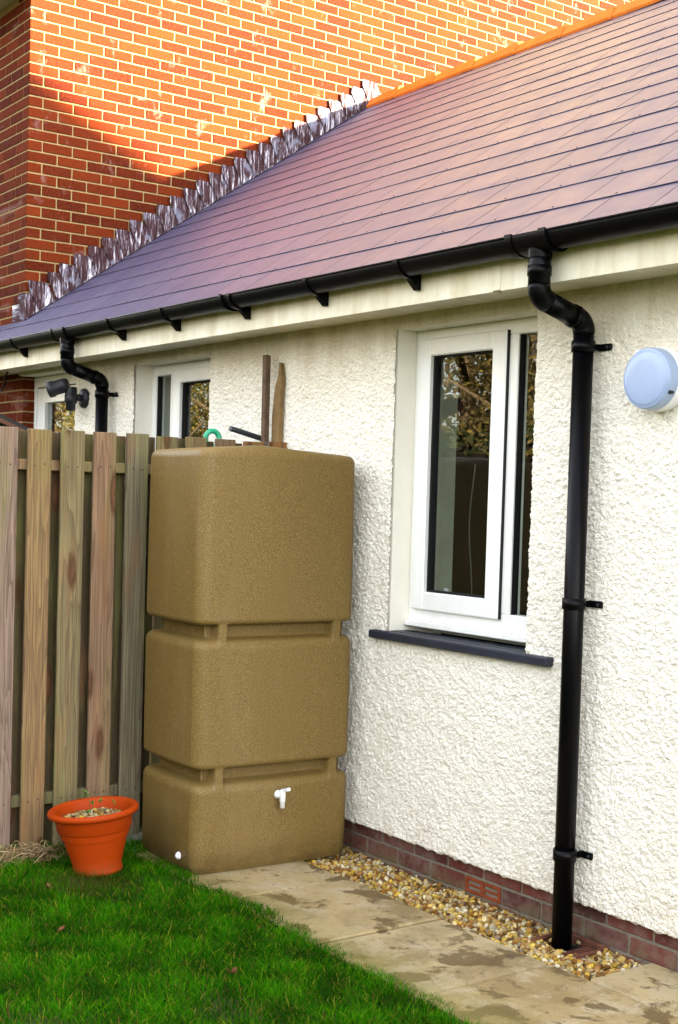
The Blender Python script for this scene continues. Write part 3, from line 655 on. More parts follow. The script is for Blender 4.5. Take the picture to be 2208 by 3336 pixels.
# ================================================================== gutter and downpipes
gu = empty('gutter', (-6, -.305, 2.54)); tag(gu, 'long black half round gutter running under the slate eaves', 'gutter'); go = (6, .305, -2.54)
GYc, GZ, GR = -.306, 2.540, .060
m = MB()
def half_round(mb, x0, x1, ro, ri, a0=180, a1=360, dz=0.0, sq=.95, n=18):
    P = []
    for j in range(n+1):
        a = math.radians(a0+(a1-a0)*j/n); P.append((GYc+ro*math.cos(a), GZ+dz+ro*sq*math.sin(a)))
    for j in range(n, -1, -1):
        a = math.radians(a0+(a1-a0)*j/n); P.append((GYc+ri*math.cos(a), GZ+dz+ri*sq*math.sin(a)))
    nP = len(P); V = [(x0, y, z) for y, z in P]+[(x1, y, z) for y, z in P]
    F = [(i, (i+1) % nP, nP+(i+1) % nP, nP+i) for i in range(nP)]
    F += [(j, j+1, nP-2-j, nP-1-j) for j in range(n)] + [(nP+j, nP+nP-1-j, nP+nP-2-j, nP+j+1) for j in range(n)]
    mb.add(V, F, 0, False)
half_round(m, -10.4, WX1+.25, GR, GR-.004)
m.tube([(-10.4, GYc-GR+.001, GZ+.001), (WX1+.25, GYc-GR+.001, GZ+.001)], .0052, 8)
ch = m.build('channel', M['black'], gu, go)
for x in (-9.6, -8.225, -6.838, -6.213, -5.53, -4.885, -4.243, -2.75, -2.0):
    m = MB(); half_round(m, x-.014, x+.014, GR+.007, GR+.001, 176, 360)
    m.prism([(x-.014, -.2475, GZ+.0), (x-.014, -.2475, GZ-.105), (x-.014, -.262, GZ-.105), (x-.014, -.30, GZ-.068), (x-.014, -.30, GZ-.055), (x-.014, -.262, GZ-.03)], (.028, 0, 0))
    m.build('bracket', M['black'], gu, go)
def union(x, w=.03):
    m = MB(); half_round(m, x-w/2, x+w/2, GR+.010, GR+.001, 172, 365); m.build('union', M['black'], gu, go)
union(-5.60, .025)
for x in (-3.59, -3.42, -7.585, -7.42): union(x, .034)
for xo in (-3.502, -7.49):
    m = MB(); half_round(m, xo-.07, xo+.07, GR+.006, GR+.001, 176, 362)
    m.lathe([(.043, 2.462), (.045, 2.50)], 24, (xo+.01, GYc, 0)); m.build('outlet', M['black'], gu, go)
def arc(p0, p1, p2, r, n=6):
    p0, p1, p2 = map(lambda q: np.array(q, float), (p0, p1, p2)); a = (p0-p1)/np.linalg.norm(p0-p1); b = (p2-p1)/np.linalg.norm(p2-p1)
    s, e_ = p1+a*r, p1+b*r; return [tuple((1-t)**2*s+2*t*(1-t)*p1+t*t*e_) for t in np.linspace(0, 1, n)]
def downpipe(x, label, clips, zlow=-.03, R=.0395):
    t = empty('downpipe', (x, -.075, 0)); tag(t, label, 'downpipe', 'black downpipes from the gutter'); of = (-x, .075, 0)
    A, B, C_, D = (x, GYc, 2.50), (x, GYc, 2.328), (x, -.076, 2.262), (x, -.076, zlow)
    path = [A] + arc(A, B, C_, .042, 10) + arc(B, C_, D, .042, 10) + [D]
    m = MB(); m.tube([A]+[path[1]], R, 28); m.tube(arc(A, B, C_, .042, 10), R+.001, 28)
    p = arc(A, B, C_, .042, 10)[-1]; q = arc(B, C_, D, .042, 10)[0]
    m.tube([p, q], R-.001, 28); m.tube(arc(B, C_, D, .042, 10), R+.001, 28)
    m.build('swan_neck', M['black'], t, of)
    m = MB(); m.tube([(x, GYc, 2.435), (x, GYc, 2.400)], R+.0035, 28); m.build('socket', M['black'], t, of); m = MB(); dv = np.array(q)-np.array(p); dv /= np.linalg.norm(dv)
    m.tube([tuple(np.array(q)-dv*.024), tuple(np.array(q)-dv*.002)], R+.003, 28)
    m.build('socket', M['black'], t, of)
    e0 = arc(B, C_, D, .042, 10)[-1]
    m = MB(); m.tube([(x, -.076, e0[2]+.004), (x, -.076, zlow)], R-.002, 32); m.build('pipe', M['black'], t, of)
    for z in clips:
        c = MB(); c.tube([(x, -.076, z+.020), (x, -.076, z-.020)], R+.004, 32)
        c.cbox((x+.012, -.016, z-.013), (x+.078, -.004, z+.013), .002); c.cbox((x+.020, -.062, z-.012), (x+.028, -.006, z+.012), .001)
        c.tube([(x+.064, -.020, z), (x+.064, -.006, z)], .011, 12); c.build('clip', M['black'], t, of)
        s_ = MB(); s_.tube([(x+.064, -.0225, z), (x+.064, -.0195, z)], .006, 10); s_.build('screw', M['gpipe'], t, of)
    return t
downpipe(-3.492, 'near black downpipe between the window and round lamp', (2.173, 1.239, .313))
downpipe(-7.48, 'far black downpipe beside the spotlight, its foot behind the fence', (2.179, 1.2))

# drain grate at the foot of the near pipe
t = empty('drain_gully', (-3.46, -.08, 0)); tag(t, 'rusty square drain surround at the foot of the downpipe', 'drain'); of = (3.46, .08, 0)
m = MB(); gx0, gx1, gy0, gy1 = -3.585, -3.345, -.165, .022
for a, b in (((gx0, gy0, -.04), (gx1, gy0+.02, -.030)), ((gx0, gy1-.02, -.04), (gx1, gy1, -.004)), ((gx0, gy0+.02, -.04), (gx0+.02, gy1-.02, -.012)), ((gx1-.02, gy0+.02, -.04), (gx1, gy1-.02, -.010))): m.cbox(a, b, .003)
m.build('surround', M['rust'], t, of)
m = MB(); m.box((gx0+.02, gy0+.02, -.05), (gx1-.02, gy1-.02, -.043)); m.build('sump', M['seal_and_shade'], t, of)
m = MB()
for q in np.linspace(gx0+.05, gx1-.05, 8):
    if abs(q+3.492) > .06: m.box((q-.005, gy0+.0205, -.03), (q+.005, gy1-.0205, -.02))
m.build('grate', M['rust'], t, of)

# ================================================================== lamps
t = empty('bulkhead_lamp', (-3.165, 0, 2.04)); tag(t, 'round white bulkhead lamp with pale blue cover on the wall', 'lamp')
m = MB(); m.lathe([(.108, -.0), (.110, .012), (.110, .050), (.104, .056)], 56, (0, -.004, 0), (0, -1, 0), 0, True, True); m.build('base', M['white'], t)
m = MB(); m.lathe([(.1065, .050), (.1065, .082), (.1045, .094), (.100, .1005), (.097, .0985), (.094, .1025), (.086, .105), (.05, .108), (.0005, .109)], 56, (0, -.004, 0), (0, -1, 0)); m.build('cover', M['diff'], t)
for a in (-28, 118, 215):
    m = MB(); c, s_ = math.cos(math.radians(a)), math.sin(math.radians(a)); m.tube([(c*.108, -.072, s_*.108), (c*.108, -.092, s_*.108)], .006, 10); m.build('screw', M['dgrey'] if a == -28 else M['white'], t)

t = empty('security_spotlight', (-7.862, 0, 2.176)); tag(t, 'dark grey spotlight on a swivel arm beside the far door', 'spotlight')
m = MB(); m.lathe([(.060, 0), (.062, .010), (.060, .026), (.046, .036), (.02, .040), (.0005, .040)], 36, (0, -.002, -.002), (0, -1, 0), 0, True, True); m.build('base', M['dgrey'], t)
m = MB(); m.tube([(0, -.03, .0), (0, -.075, .0)], .022, 20); m.build('arm', M['dgrey'], t)
m = MB(); m.lathe([(.0005, .062), (.036, .062), (.037, .055), (.037, .012), (.040, .010), (.040, -.034), (.036, -.036), (.030, -.040), (.030, -.082), (.0005, -.082)], 32, (0, -.105, 0)); m.build('body', M['dgrey'], t)
m = MB(); m.lathe([(.024, -.066), (.024, -.084), (.0005, -.0845)], 24, (.004, -.1095, -.001)); m.build('sensor', M['gpipe'], t)
m = MB(); m.tube([(-.005, -.115, .040), (-.05, -.165, .048)], .018, 16); m.build('swivel', M['dgrey'], t)
hd = np.array([-.62, -.72, -.30]); hd = hd/np.linalg.norm(hd); hc = np.array([-.03, -.165, .062])
m = MB(); m.lathe([(.0005, -.055), (.034, -.053), (.042, -.042), (.045, -.02), (.045, .040), (.050, .044), (.050, .075), (.046, .076), (.044, .060)], 36, hc, hd); m.build('head', M['dgrey'], t)
m = MB(); m.lathe([(.044, .066), (.030, .052), (.012, .046), (.0005, .046)], 32, hc, hd); m.build('reflector', M['chrome'], t)

# ================================================================== water tank
TA, TB_, TH = .545, .780, 1.785     # plan along x and y, height
t = empty('water_tank', (-5.125, -.455, 0)); tag(t, 'tall tan speckled plastic water tank in three ribbed tiers', 'water tank')
t.rotation_euler = (0, 0, math.radians(-2.2))
def tank_mesh():
    nper, R = 360, .060
    hx, hy = TA/2, TB_/2
    # rounded, slightly bowed rectangle, counter clockwise
    P, Nn, S = [], [], []
    def bow(v, h): return .009*(1-(v/h)**2)
    segs = []
    pts = []
    def side(a, b, n, kind):
        for q in np.linspace(0, 1, n, endpoint=False): pts.append((a[0]+(b[0]-a[0])*q, a[1]+(b[1]-a[1])*q, kind))
    def cor(cx, cy, a0, n, kind):
        for q in np.linspace(0, 1, n, endpoint=False):
            a = math.radians(a0+90*q); pts.append((cx+R*math.cos(a), cy+R*math.sin(a), kind))
    side((hx, -hy+R), (hx, hy-R), 150, 'E'); cor(hx-R, hy-R, 0, 16, 'c'); side((hx-R, hy), (-hx+R, hy), 60, 'N'); cor(-hx+R, hy-R, 90, 16, 'c')
    side((-hx, hy-R), (-hx, -hy+R), 60, 'W'); cor(-hx+R, -hy+R, 180, 16, 'c'); side((-hx+R, -hy), (hx-R, -hy), 110, 'S'); cor(hx-R, -hy+R, 270, 20, 'c')
    n = len(pts); XY = np.array([(p[0], p[1]) for p in pts])
    for i, (x, y, kd) in enumerate(pts):
        if kd == 'E': XY[i, 0] += bow(y, hy-R)
        if kd == 'W': XY[i, 0] -= bow(y, hy-R)
        if kd == 'S': XY[i, 1] -= bow(x, hx-R)
        if kd == 'N': XY[i, 1] += bow(x, hx-R)
    T_ = np.roll(XY, -1, 0)-np.roll(XY, 1, 0); T_ /= np.linalg.norm(T_, axis=1)[:, None]; N = np.stack([T_[:, 1], -T_[:, 0]], 1)
    sm = lambda e0, e1, v: (lambda q: q*q*(3-2*q))(np.clip((v-e0)/(e1-e0), 0, 1))
    # ribs that bridge the grooves (1 = rib)
    rib = np.zeros(n)
    for i, (x, y, kd) in enumerate(pts):
        if kd == 'E':
            for c in (-hy+.112, hy-.095): rib[i] = max(rib[i], 1-float(sm(.019, .027, abs(y-c))))
        if kd == 'N':
            rib[i] = max(rib[i], 1-float(sm(.02, .03, abs(abs(x)-hx+.13))))
    gro = [(.378, .442), (.986, 1.052)]
    zl = [0, .004, .012, .03]
    for a, b in gro: zl += list(np.linspace(a-.05, b+.05, 46))
    zl += [.10, .2, .3, .6, .7, .8, 1.2, 1.35, 1.5, 1.65] + list(TH-.034+.034*np.sin(np.linspace(0, math.pi/2, 12)))
    zl = np.array(sorted(set(np.round(zl, 5))))
    rows = []
    for z in zl:
        ins = np.zeros(n)
        for a, b in gro:
            if z < a: q = np.clip((z-(a-.042))/.042, 0, 1); lip = .034*(1-math.sqrt(1-q*q))
            elif z > b: q = np.clip((b+.024-z)/.024, 0, 1); lip = .020*(1-math.sqrt(1-q*q))
            else: lip = .075 - .041*float(1-sm(a, a+.010, z)) - .055*float(sm(b-.010, b, z))
            soft = .006*float(sm(a-.03, a, z)*(1-sm(b, b+.02, z)))
            ins = np.maximum(ins, (1-rib)*lip + rib*min(soft, lip+.006))
        ins = ins + .012*(1-sm(0, .03, z))
        rt_ = np.clip((z-(TH-.034))/.034, 0, 1); ins = ins + .034*(1-math.sqrt(max(0, 1-rt_**2)))
        ins = ins - .005*math.sin(math.pi*min(1, z/TH))
        lift = np.zeros(n)
        if rt_ > 0:   # crowned shoulder
            lift = rt_*.022*np.exp(-((XY[:, 1]+.08)/.24)**2)
        rows.append(np.column_stack([XY - N*ins[:, None], np.full(n, z)+lift]))
    V = np.concatenate(rows); m = len(zl)
    F = np.array([(i*n+j, i*n+(j+1) % n, (i+1)*n+(j+1) % n, (i+1)*n+j) for i in range(m-1) for j in range(n)])
    # crown: rings shrinking to the middle
    top = rows[-1]; extra = []
    for q, hh in ((.93, .004), (.8, .010), (.6, .018), (.35, .024), (.02, .026)):
        r = top.copy(); r[:, 0] *= q; r[:, 1] *= q; r[:, 2] = top[:, 2]*q + (TH+.02)*(1-q) + hh*.5; extra.append(r)
    base = len(V); V = np.concatenate([V]+extra)
    ring = (m-1)*n
    FF = []
    for e_ in range(len(extra)):
        nx_ = base+e_*n
        FF += [(ring+j, ring+(j+1) % n, nx_+(j+1) % n, nx_+j) for j in range(n)]; ring = nx_
    return np_mesh('body', V, np.concatenate([F, np.array(FF)]), M['tank'], smooth=True)
link('body', tank_mesh(), t)
# tap
tp = empty('tap', (TA/2+.016, .005, .312), t); tp['label'] = 'white plastic tap on the lowest tier'; tp.rotation_euler = (0, 0, 0)
m = MB(); m.lathe([(.0005, .0), (.019, .0), (.019, .006), (.014, .010), (.013, .030), (.0005, .031)], 28, (-.004, 0, 0), (1, 0, 0)); m.build('flange', M['white'], tp)
m = MB(); m.lathe([(.0005, .030), (.008, .029), (.0125, .022), (.013, .010), (.013, -.024), (.0105, -.026), (.0105, -.052), (.008, -.052), (.008, -.045)], 28, (.036, 0, 0)); m.build('spout', M['white'], tp)
m = MB(); m.prism([(.036, -.008, .018), (.036, -.008, .030), (.078, -.004, .043), (.081, -.004, .030), (.050, -.008, .020)], (0, .016, 0)); o = m.build('lever', M['white'], tp); 
m = MB(); m.lathe([(.0005, .012), (.010, .012), (.015, .009), (.017, 0), (.0005, 0)], 24, (0, 0, 0), (0, -1, 0)); m.lathe([(.0005, .0165), (.008, .0165), (.009, .012)], 16, (0, 0, 0), (0, -1, 0))
o = m.build('drain_plug', M['white'], t); o.location = (TA/2-.12, -TB_/2-.006, .062)

# ================================================================== fence
FX = -5.555
t = empty('fence', (FX, -1.2, 0)); tag(t, 'weathered hit and miss timber fence with boards on both sides', 'fence'); fo = (-FX, 1.2, 0)
tints = [(.26, .185, .155), (.27, .165, .068), (.20, .17, .080), (.25, .145, .088), (.165, .16, .098), (.15, .145, .06), (.21, .155, .060), (.19, .125, .070), (.30, .12, .030), (.31, .11, .025)]
tints = [tuple(1.05*(.72*q+.28*m_) for q, m_ in zip(c, (.225, .160, .085))) for c in tints]
BW = .110
def board(x, y0, y1, z0, z1, tint, lean=0.0):
    m = MB(); m.cbox((0, 0, 0), (.019, y1-y0, z1-z0), .003, 0, .0008); o = m.build('board', M['wood'], t, (x-FX, y0+1.2, z0)); o.color = (*tint, 1); o.rotation_euler = (lean, 0, 0)
    return o
def nails(y0, y1, z):
    m = MB()
    for q in (.3, .72):
        zz = z+random.uniform(-.006, .006); m.lathe([(.0038, 0), (.003, .0012), (.0004, .0014)], 8, (FX+.0195, y0+(y1-y0)*q, zz), (1, 0, 0))
    m.build('nail', M['nail'], t, fo)
ys = [-2.127, -1.970, -1.813, -1.656, -1.501, -1.342, -1.188, -1.029, -.870, -.716, -.562, -.408, -.250, -.100]
for i, y0 in enumerate(ys):
    w = BW + random.uniform(-.002, .003); tj = tints[(i-4) % 10] if i >= 4 else tints[(i*3) % 8]
    if i == len(ys)-1: w = .100
    dz = random.uniform(-.004, .004)
    board(FX, y0, y0+w, random.uniform(.01, .035), 1.860+dz, tj, random.uniform(-.0015, .0015)); nails(y0, y0+w, 1.704)
    nails(y0, y0+w, .235)
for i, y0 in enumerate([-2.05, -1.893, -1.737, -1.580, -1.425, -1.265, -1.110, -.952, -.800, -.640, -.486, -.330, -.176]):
    board(FX-.067, y0, y0+BW, random.uniform(.01, .04), 1.852+random.uniform(-.005, .005), random.choice([(.050, .042, .016), (.060, .045, .018), (.045, .042, .014)]), random.uniform(-.002, .002))  # back boards coloured darker, putting the shade of the gaps into their tint
for z0, z1 in ((1.681, 1.727), (.205, .258)):
    m = MB(); m.cbox((0, 0, 0), (.045, 2.19, z1-z0), .003); o = m.build('rail', M['wood'], t, (-.0475, -2.20+1.2, z0)); o.color = (.24, .17, .085, 1) if z0 > 1 else (.12, .11, .05, 1)
m = MB(); m.cbox((0, 0, 0), (.07, .03, 1.86), .004); o = m.build('post', M['wood'], t, (-.055, -.013+1.2-.025-.1, 0)); o.color = (.16, .12, .10, 1)
m = MB(); m.cbox((0, 0, 0), (.09, .09, 1.95), .004); o = m.build('post', M['wood'], t, (-.07, -2.3+1.2, 0)); o.color = (.25, .2, .14, 1)

# timber offcuts, pipe and hose behind the fence
t = empty('timber_stake', (-5.640, -.055, 0)); tag(t, 'grey brown square timber batten leaning on the wall behind the fence', 'stake')
m = MB(); m.cbox((-.018, -.025, 0), (.014, .010, 2.29), .003, 0, .002); o = m.build('batten', M['stake'], t); t.rotation_euler = (0, math.radians(-.4), 0)
t = empty('split_stake', (-5.607, -.038, 0)); tag(t, 'yellow brown stake with a split pointed top against the wall', 'stake')
m = MB(); m.prism([(-.035, 0, 0), (.040, 0, 0), (.042, 0, 2.08), (.050, 0, 2.15), (.046, 0, 2.185), (.036, 0, 2.25), (.026, 0, 2.252), (.020, 0, 2.19), (-.006, 0, 2.13), (-.026, 0, 2.0)], (0, .022, 0)); m.build('stake', M['stake2'], t)
m = MB(); m.tube([(-5.70, -.236, 1.922), (-5.70, -.21, 1.917), (-5.70, -.06, 1.883), (-5.70, -.03, 1.87)], .0135, 18); o = m.build('grey_pipe', M['gpipe']); tag(o, 'short dark grey pipe end poking above the fence', 'pipe')
hp = []
for q in np.linspace(0, 1, 24):
    a = math.radians(200-260*q); hp.append((-5.66+.02*q, -.362+.033*math.cos(a), 1.868+.034*math.sin(a)))
hp = [(-5.66, -.40, 1.70)] + hp + [(-5.64, -.352, 1.70)]
m = MB(); m.tube(hp, .0125, 12); m.tube([(-5.66, -.29, 1.70), (-5.66, -.275, 1.83), (-5.66, -.24, 1.842), (-5.66, -.22, 1.70)], .0125, 12); o = m.build('hose', M['hose']); tag(o, 'loop of bright green garden hose showing above the fence', 'hose')

# storage bin behind the fence
t = empty('storage_bin', (-7.0, -.45, 0)); tag(t, 'dark green storage bin glimpsed through the fence gaps', 'bin'); of = (7.0, .45, 0)
m = MB(); m.cbox((-7.0, -.80, 0), (-6.2, -.14, 1.55), .02); m.build('body', M['bin'], t, of)
m = MB(); m.cbox((-7.03, -.83, 1.552), (-6.17, -.11, 1.62), .015); m.build('lid', M['bin'], t, of)
# shed behind the fence
t = empty('shed', (-7.0, -1.8, 0)); tag(t, 'low brown garden shed with dark felt roof behind the fence', 'shed'); of = (7.0, 1.8, 0)
m = MB(); m.box((-7.35, -1.72, 0), (-6.62, -1.02, 1.90)); m.build('wall', M['brown'], t, of)
m = MB(); m.prism([(-7.45, -.862, 1.875), (-7.45, -.862, 1.897), (-7.45, -1.75, 2.26), (-7.45, -1.75, 2.235)], (.85, 0, 0)); m.build('roof', M['felt'], t, of)
m = MB(); m.prism([(-6.598, -.872, 1.862), (-6.598, -.872, 1.876), (-6.598, -1.75, 2.236), (-6.598, -1.75, 2.18)], (.015, 0, 0)); m.build('bargeboard', M['brown'], t, of)
m = MB(); m.tube([(-8.97, -.08, 2.40), (-8.962, -.1, 2.36), (-8.972, -.1, 2.31), (-9.02, -.1, 2.275), (-9.1, -.1, 2.262)], .006, 10); m.tube([(-8.962, -.1, 2.352), (-8.95, -.1, 2.350)], .011, 10); o = m.build('cable', M['black']); tag(o, 'black cable curling down from the soffit at the left edge', 'cable')

# ================================================================== plant pot
t = empty('plant_pot', (-5.128, -1.165, .008)); tag(t, 'tilted orange plastic plant pot filled with gravel by the fence', 'plant pot')
vd = Vector((-.906, .423, 0)); t.rotation_mode = 'QUATERNION'; t.rotation_quaternion = Matrix.Rotation(math.radians(-5.4), 3, vd).to_quaternion()
m = MB(); m.lathe([(.0005, .012), (.09, .012), (.104, .0), (.106, .004), (.103, .018), (.101, .030), (.113, .075), (.128, .125), (.139, .168), (.1425, .178), (.151, .180), (.155, .184), (.162, .240), (.164, .2455)], 72); m.build('body', M['pot'], t)
m = MB(); m.lathe([(.162, .242), (.176, .241), (.186, .246), (.190, .256), (.187, .266), (.178, .271), (.168, .268), (.161, .258), (.154, .21), (.146, .17), (.140, .15)], 72); m.build('rim', M['pot'], t)
m = MB(); m.lathe([(.0005, .214), (.13, .210), (.151, .204)], 40); m.build('compost', M['soil'], t)

# ------------------------------------------------------------------ pebbles
def ico():
    bm = bmesh.new(); bmesh.ops.create_icosphere(bm, subdivisions=1, radius=1.0); V = np.array([v.co[:] for v in bm.verts]); F = np.array([[v.index for v in f.verts] for f in bm.faces]); bm.free(); return V, F
IV, IF = ico()
def ico2():
    bm = bmesh.new(); bmesh.ops.create_icosphere(bm, subdivisions=2, radius=1.0); V = np.array([v.co[:] for v in bm.verts]); F = np.array([[v.index for v in f.verts] for f in bm.faces]); bm.free(); return V, F
IV, IF = ico2()
PAL = .62*np.array([(.66, .36, .055), (.86, .58, .15), (.95, .76, .38), (.42, .17, .025), (.22, .085, .02), (.80, .50, .05), (.88, .62, .12), (.66, .50, .24), (.34, .26, .16), (.92, .80, .48), (.80, .55, .20), (.66, .36, .12), (.90, .78, .55), (.38, .17, .04)])
def pebbles(name, pts, smin, smax, seed, parent=None):
    rng = np.random.default_rng(seed); n = len(pts); nv = len(IV)
    ph = rng.uniform(0, 6.28, (n, 3, 3)); fr = rng.uniform(1.2, 2.8, (n, 3, 3))
    s = rng.uniform(smin, smax, (n, 1))*np.column_stack([rng.uniform(.8, 1.35, n), rng.uniform(.7, 1.1, n), rng.uniform(.5, .8, n)])
    base = IV[None]*np.ones((n, 1, 1))
    wob = 1+.16*np.sin((base[:, :, None, :]*fr[:, None]+ph[:, None]).sum(-1)).sum(-1, keepdims=True)*.6
    v = base*wob; v = np.sign(v)*np.abs(v)**.9*s[:, None]
    q = rng.normal(size=(n, 4)); q[:, 1:3] *= .45; q /= np.linalg.norm(q, axis=1)[:, None]; w_, x_, y_, z_ = q.T
    R = np.stack([np.stack([1-2*(y_*y_+z_*z_), 2*(x_*y_-z_*w_), 2*(x_*z_+y_*w_)], -1), np.stack([2*(x_*y_+z_*w_), 1-2*(x_*x_+z_*z_), 2*(y_*z_-x_*w_)], -1), np.stack([2*(x_*z_-y_*w_), 2*(y_*z_+x_*w_), 1-2*(x_*x_+y_*y_)], -1)], 1)
    v = np.einsum('nij,nkj->nki', R, v) + pts[:, None]
    c = PAL[rng.integers(0, len(PAL), n)]*rng.uniform(.45, 1.15, (n, 1)); c = np.repeat(np.clip(c, 0, 1), nv, 0)
    F = (IF[None]+np.arange(n)[:, None, None]*nv).reshape(-1, 3)
    return np_mesh(name, v.reshape(-1, 3), F, M['stone'], c, True)
rng = np.random.default_rng(11); P = []
for lay, (n, zz) in enumerate(((2600, -.048), (2600, -.038), (1500, -.028))):
    x = rng.uniform(-5.0, -3.16, n); y = rng.uniform(-.295, .024, n); z = np.full(n, zz) + rng.uniform(-.004, .004, n) + .010*np.sin(x*9+1)*np.sin(y*20)
    z += np.clip((x+3.9)/.7, 0, 1)*.008
    hit = (np.hypot(x+3.492, y+.076) < .058) | ((x > -3.57) & (x < -3.36) & (y > -.10) & (z > -.06) & (rng.uniform(0, 1, n) < .93)) | ((x > -3.61) & (x < -3.29) & (y > -.215) & (y <= -.11) & (rng.uniform(0, 1, n) < .0))
    P.append(np.column_stack([x, y, z])[~hit])
stuff(tag(link('gravel', pebbles('gravel', np.concatenate(P), .0075, .0145, 21)), 'golden pea gravel strip along the foot of the wall', 'gravel'))
rng = np.random.default_rng(5); r_ = .142*np.sqrt(rng.uniform(0, 1, 420)); a_ = rng.uniform(0, 6.283, 420)
P = np.column_stack([r_*np.cos(a_), r_*np.sin(a_), .218 + .016*np.cos(r_/.142*1.5) + rng.uniform(-.004, .004, 420)])
PAL *= .85; o = link('pot_gravel', pebbles('pot_gravel', P, .006, .012, 33), t); stuff(o)
# seedlings in the pot
def seedling(x, y, h, lean, nl):
    s_ = empty('seedling', (x, y, .228), t)
    m = MB(); m.tube([(0, 0, 0), (lean*.4, 0, h*.5), (lean, lean*.3, h)], [.0014, .0012, .0008], 6); m.build('stem', M['brown'], s_)
    m = MB()
    for k in range(nl):
        a = k*2.4+x*30; zz = h*(.75+.25*k/nl); c = np.array([lean, lean*.3, zz]); d = np.array([math.cos(a), math.sin(a), .6]); d /= np.linalg.norm(d); sd_ = np.cross(d, (0, 0, 1.)); sd_ /= np.linalg.norm(sd_)
        Lf = .017; m.add([c, c+d*Lf*.5+sd_*Lf*.3, c+d*Lf, c+d*Lf*.5-sd_*Lf*.3], [(0, 1, 2, 3)])
    m.build('leaf', leafgreen, s_)
leafgreen = mat_plain('seedling_leaf', (.07, .20, .02), .5, .3, .1)
seedling(-.03, .0, .10, -.012, 8); seedling(.0, .0, .065, -.004, 9); seedling(.02, .02, .075, .008, 9); seedling(.07, .06, .07, .004, 5); seedling(.01, -.03, .03, .002, 8)

# ================================================================== lawn
def lawn():
    rng = np.random.default_rng(2); n = 260000
    x = rng.uniform(-5.54, -2.3, n); y = rng.uniform(-3.0, -.45, n)
    edge = -.855 + .02*np.sin(x*7)+.014*np.sin(x*23+1) - .05*np.clip((x+3.7)/.6, 0, 1)
    edge = np.where(x < -4.9, -.84+.01*np.sin(x*17), edge); edge = np.where(x < -5.34, -.45, edge)
    keep = y < edge + rng.normal(0, .010, n)
    pot_ = np.hypot(x+5.128, y+1.165); keep &= pot_ > .105
    # thin patches in front of the pot and against the fence
    thin = np.exp(-((x+5.0)**2+(y+1.33)**2)/.02)*.75 + np.exp(-((x+4.72)**2+(y+1.22)**2)/.03)*.35
    thin += np.where((x < -5.33) & (y < -1.25), .8, 0)
    nz = np.sin(x*5.1+np.sin(y*4)*2)*np.sin(y*6.3+np.sin(x*3)*2); thin += np.clip(-nz-.25, 0, 1)*.75
    keep &= rng.uniform(0, 1, n) > thin
    x, y, nz = x[keep], y[keep], nz[keep]; n = len(x)
    clump = .5+.5*np.sin(x*13+np.sin(y*17))*np.sin(y*15+np.sin(x*11))
    h = rng.uniform(.015, .040, n)*(.75+.5*clump); a = rng.uniform(0, 6.283, n); w = rng.uniform(.0009, .0019, n)
    h *= np.where(rng.uniform(0, 1, n) < .03, 1.5, 1)
    lx, ly = rng.normal(0, .55, n)*h, rng.normal(0, .55, n)*h
    z0 = -.012 + .012*np.sin(x*3.1)*np.sin(y*2.7) + np.clip((-y-.9)*.05, 0, .03)
    px, py = np.cos(a)*w, np.sin(a)*w
    b = np.stack([x, y, z0], 1); s1 = np.stack([px, py, np.zeros(n)], 1)
    mid = b + np.stack([lx*.35, ly*.35, h*.6], 1); tip = b + np.stack([lx, ly, h], 1)
    V = np.stack([b-s1, b+s1, mid+s1*.75, mid-s1*.75, tip], 1).reshape(-1, 3)
    i = np.arange(n)*5
    F = np.concatenate([np.stack([i, i+1, i+2], 1), np.stack([i, i+2, i+3], 1), np.stack([i+3, i+2, i+4], 1)])
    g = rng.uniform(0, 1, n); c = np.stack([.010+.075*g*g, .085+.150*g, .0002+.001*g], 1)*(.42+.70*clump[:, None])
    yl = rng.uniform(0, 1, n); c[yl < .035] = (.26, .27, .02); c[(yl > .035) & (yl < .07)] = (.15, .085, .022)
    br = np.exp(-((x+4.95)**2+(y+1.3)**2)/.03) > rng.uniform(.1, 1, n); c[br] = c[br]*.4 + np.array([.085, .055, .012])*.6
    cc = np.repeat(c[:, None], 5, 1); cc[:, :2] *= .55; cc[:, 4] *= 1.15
    return np_mesh('grass', V, F, M['grass'], np.clip(cc, 0, 1).reshape(-1, 3), False)
lw = MB()
lx_ = np.linspace(-5.6, 3.0, 90); ly_ = np.linspace(-7.0, -.86, 64)
for i, x in enumerate(lx_):
    for j, y in enumerate(ly_): lw.v.append((x, y, -.018 + .012*math.sin(x*3.1)*math.sin(y*2.7) + max(0, min(.03, (-y-.9)*.05))))
for i in range(89):
    for j in range(63): lw.f.append((i*64+j, (i+1)*64+j, (i+1)*64+j+1, i*64+j+1)); lw.mi.append(0); lw.sm.append(True)
structure(lw.build('lawn', M['soil'], fix=False))
stuff(tag(link('grass', lawn()), 'short green lawn grass in front of the tank and pot', 'grass'))
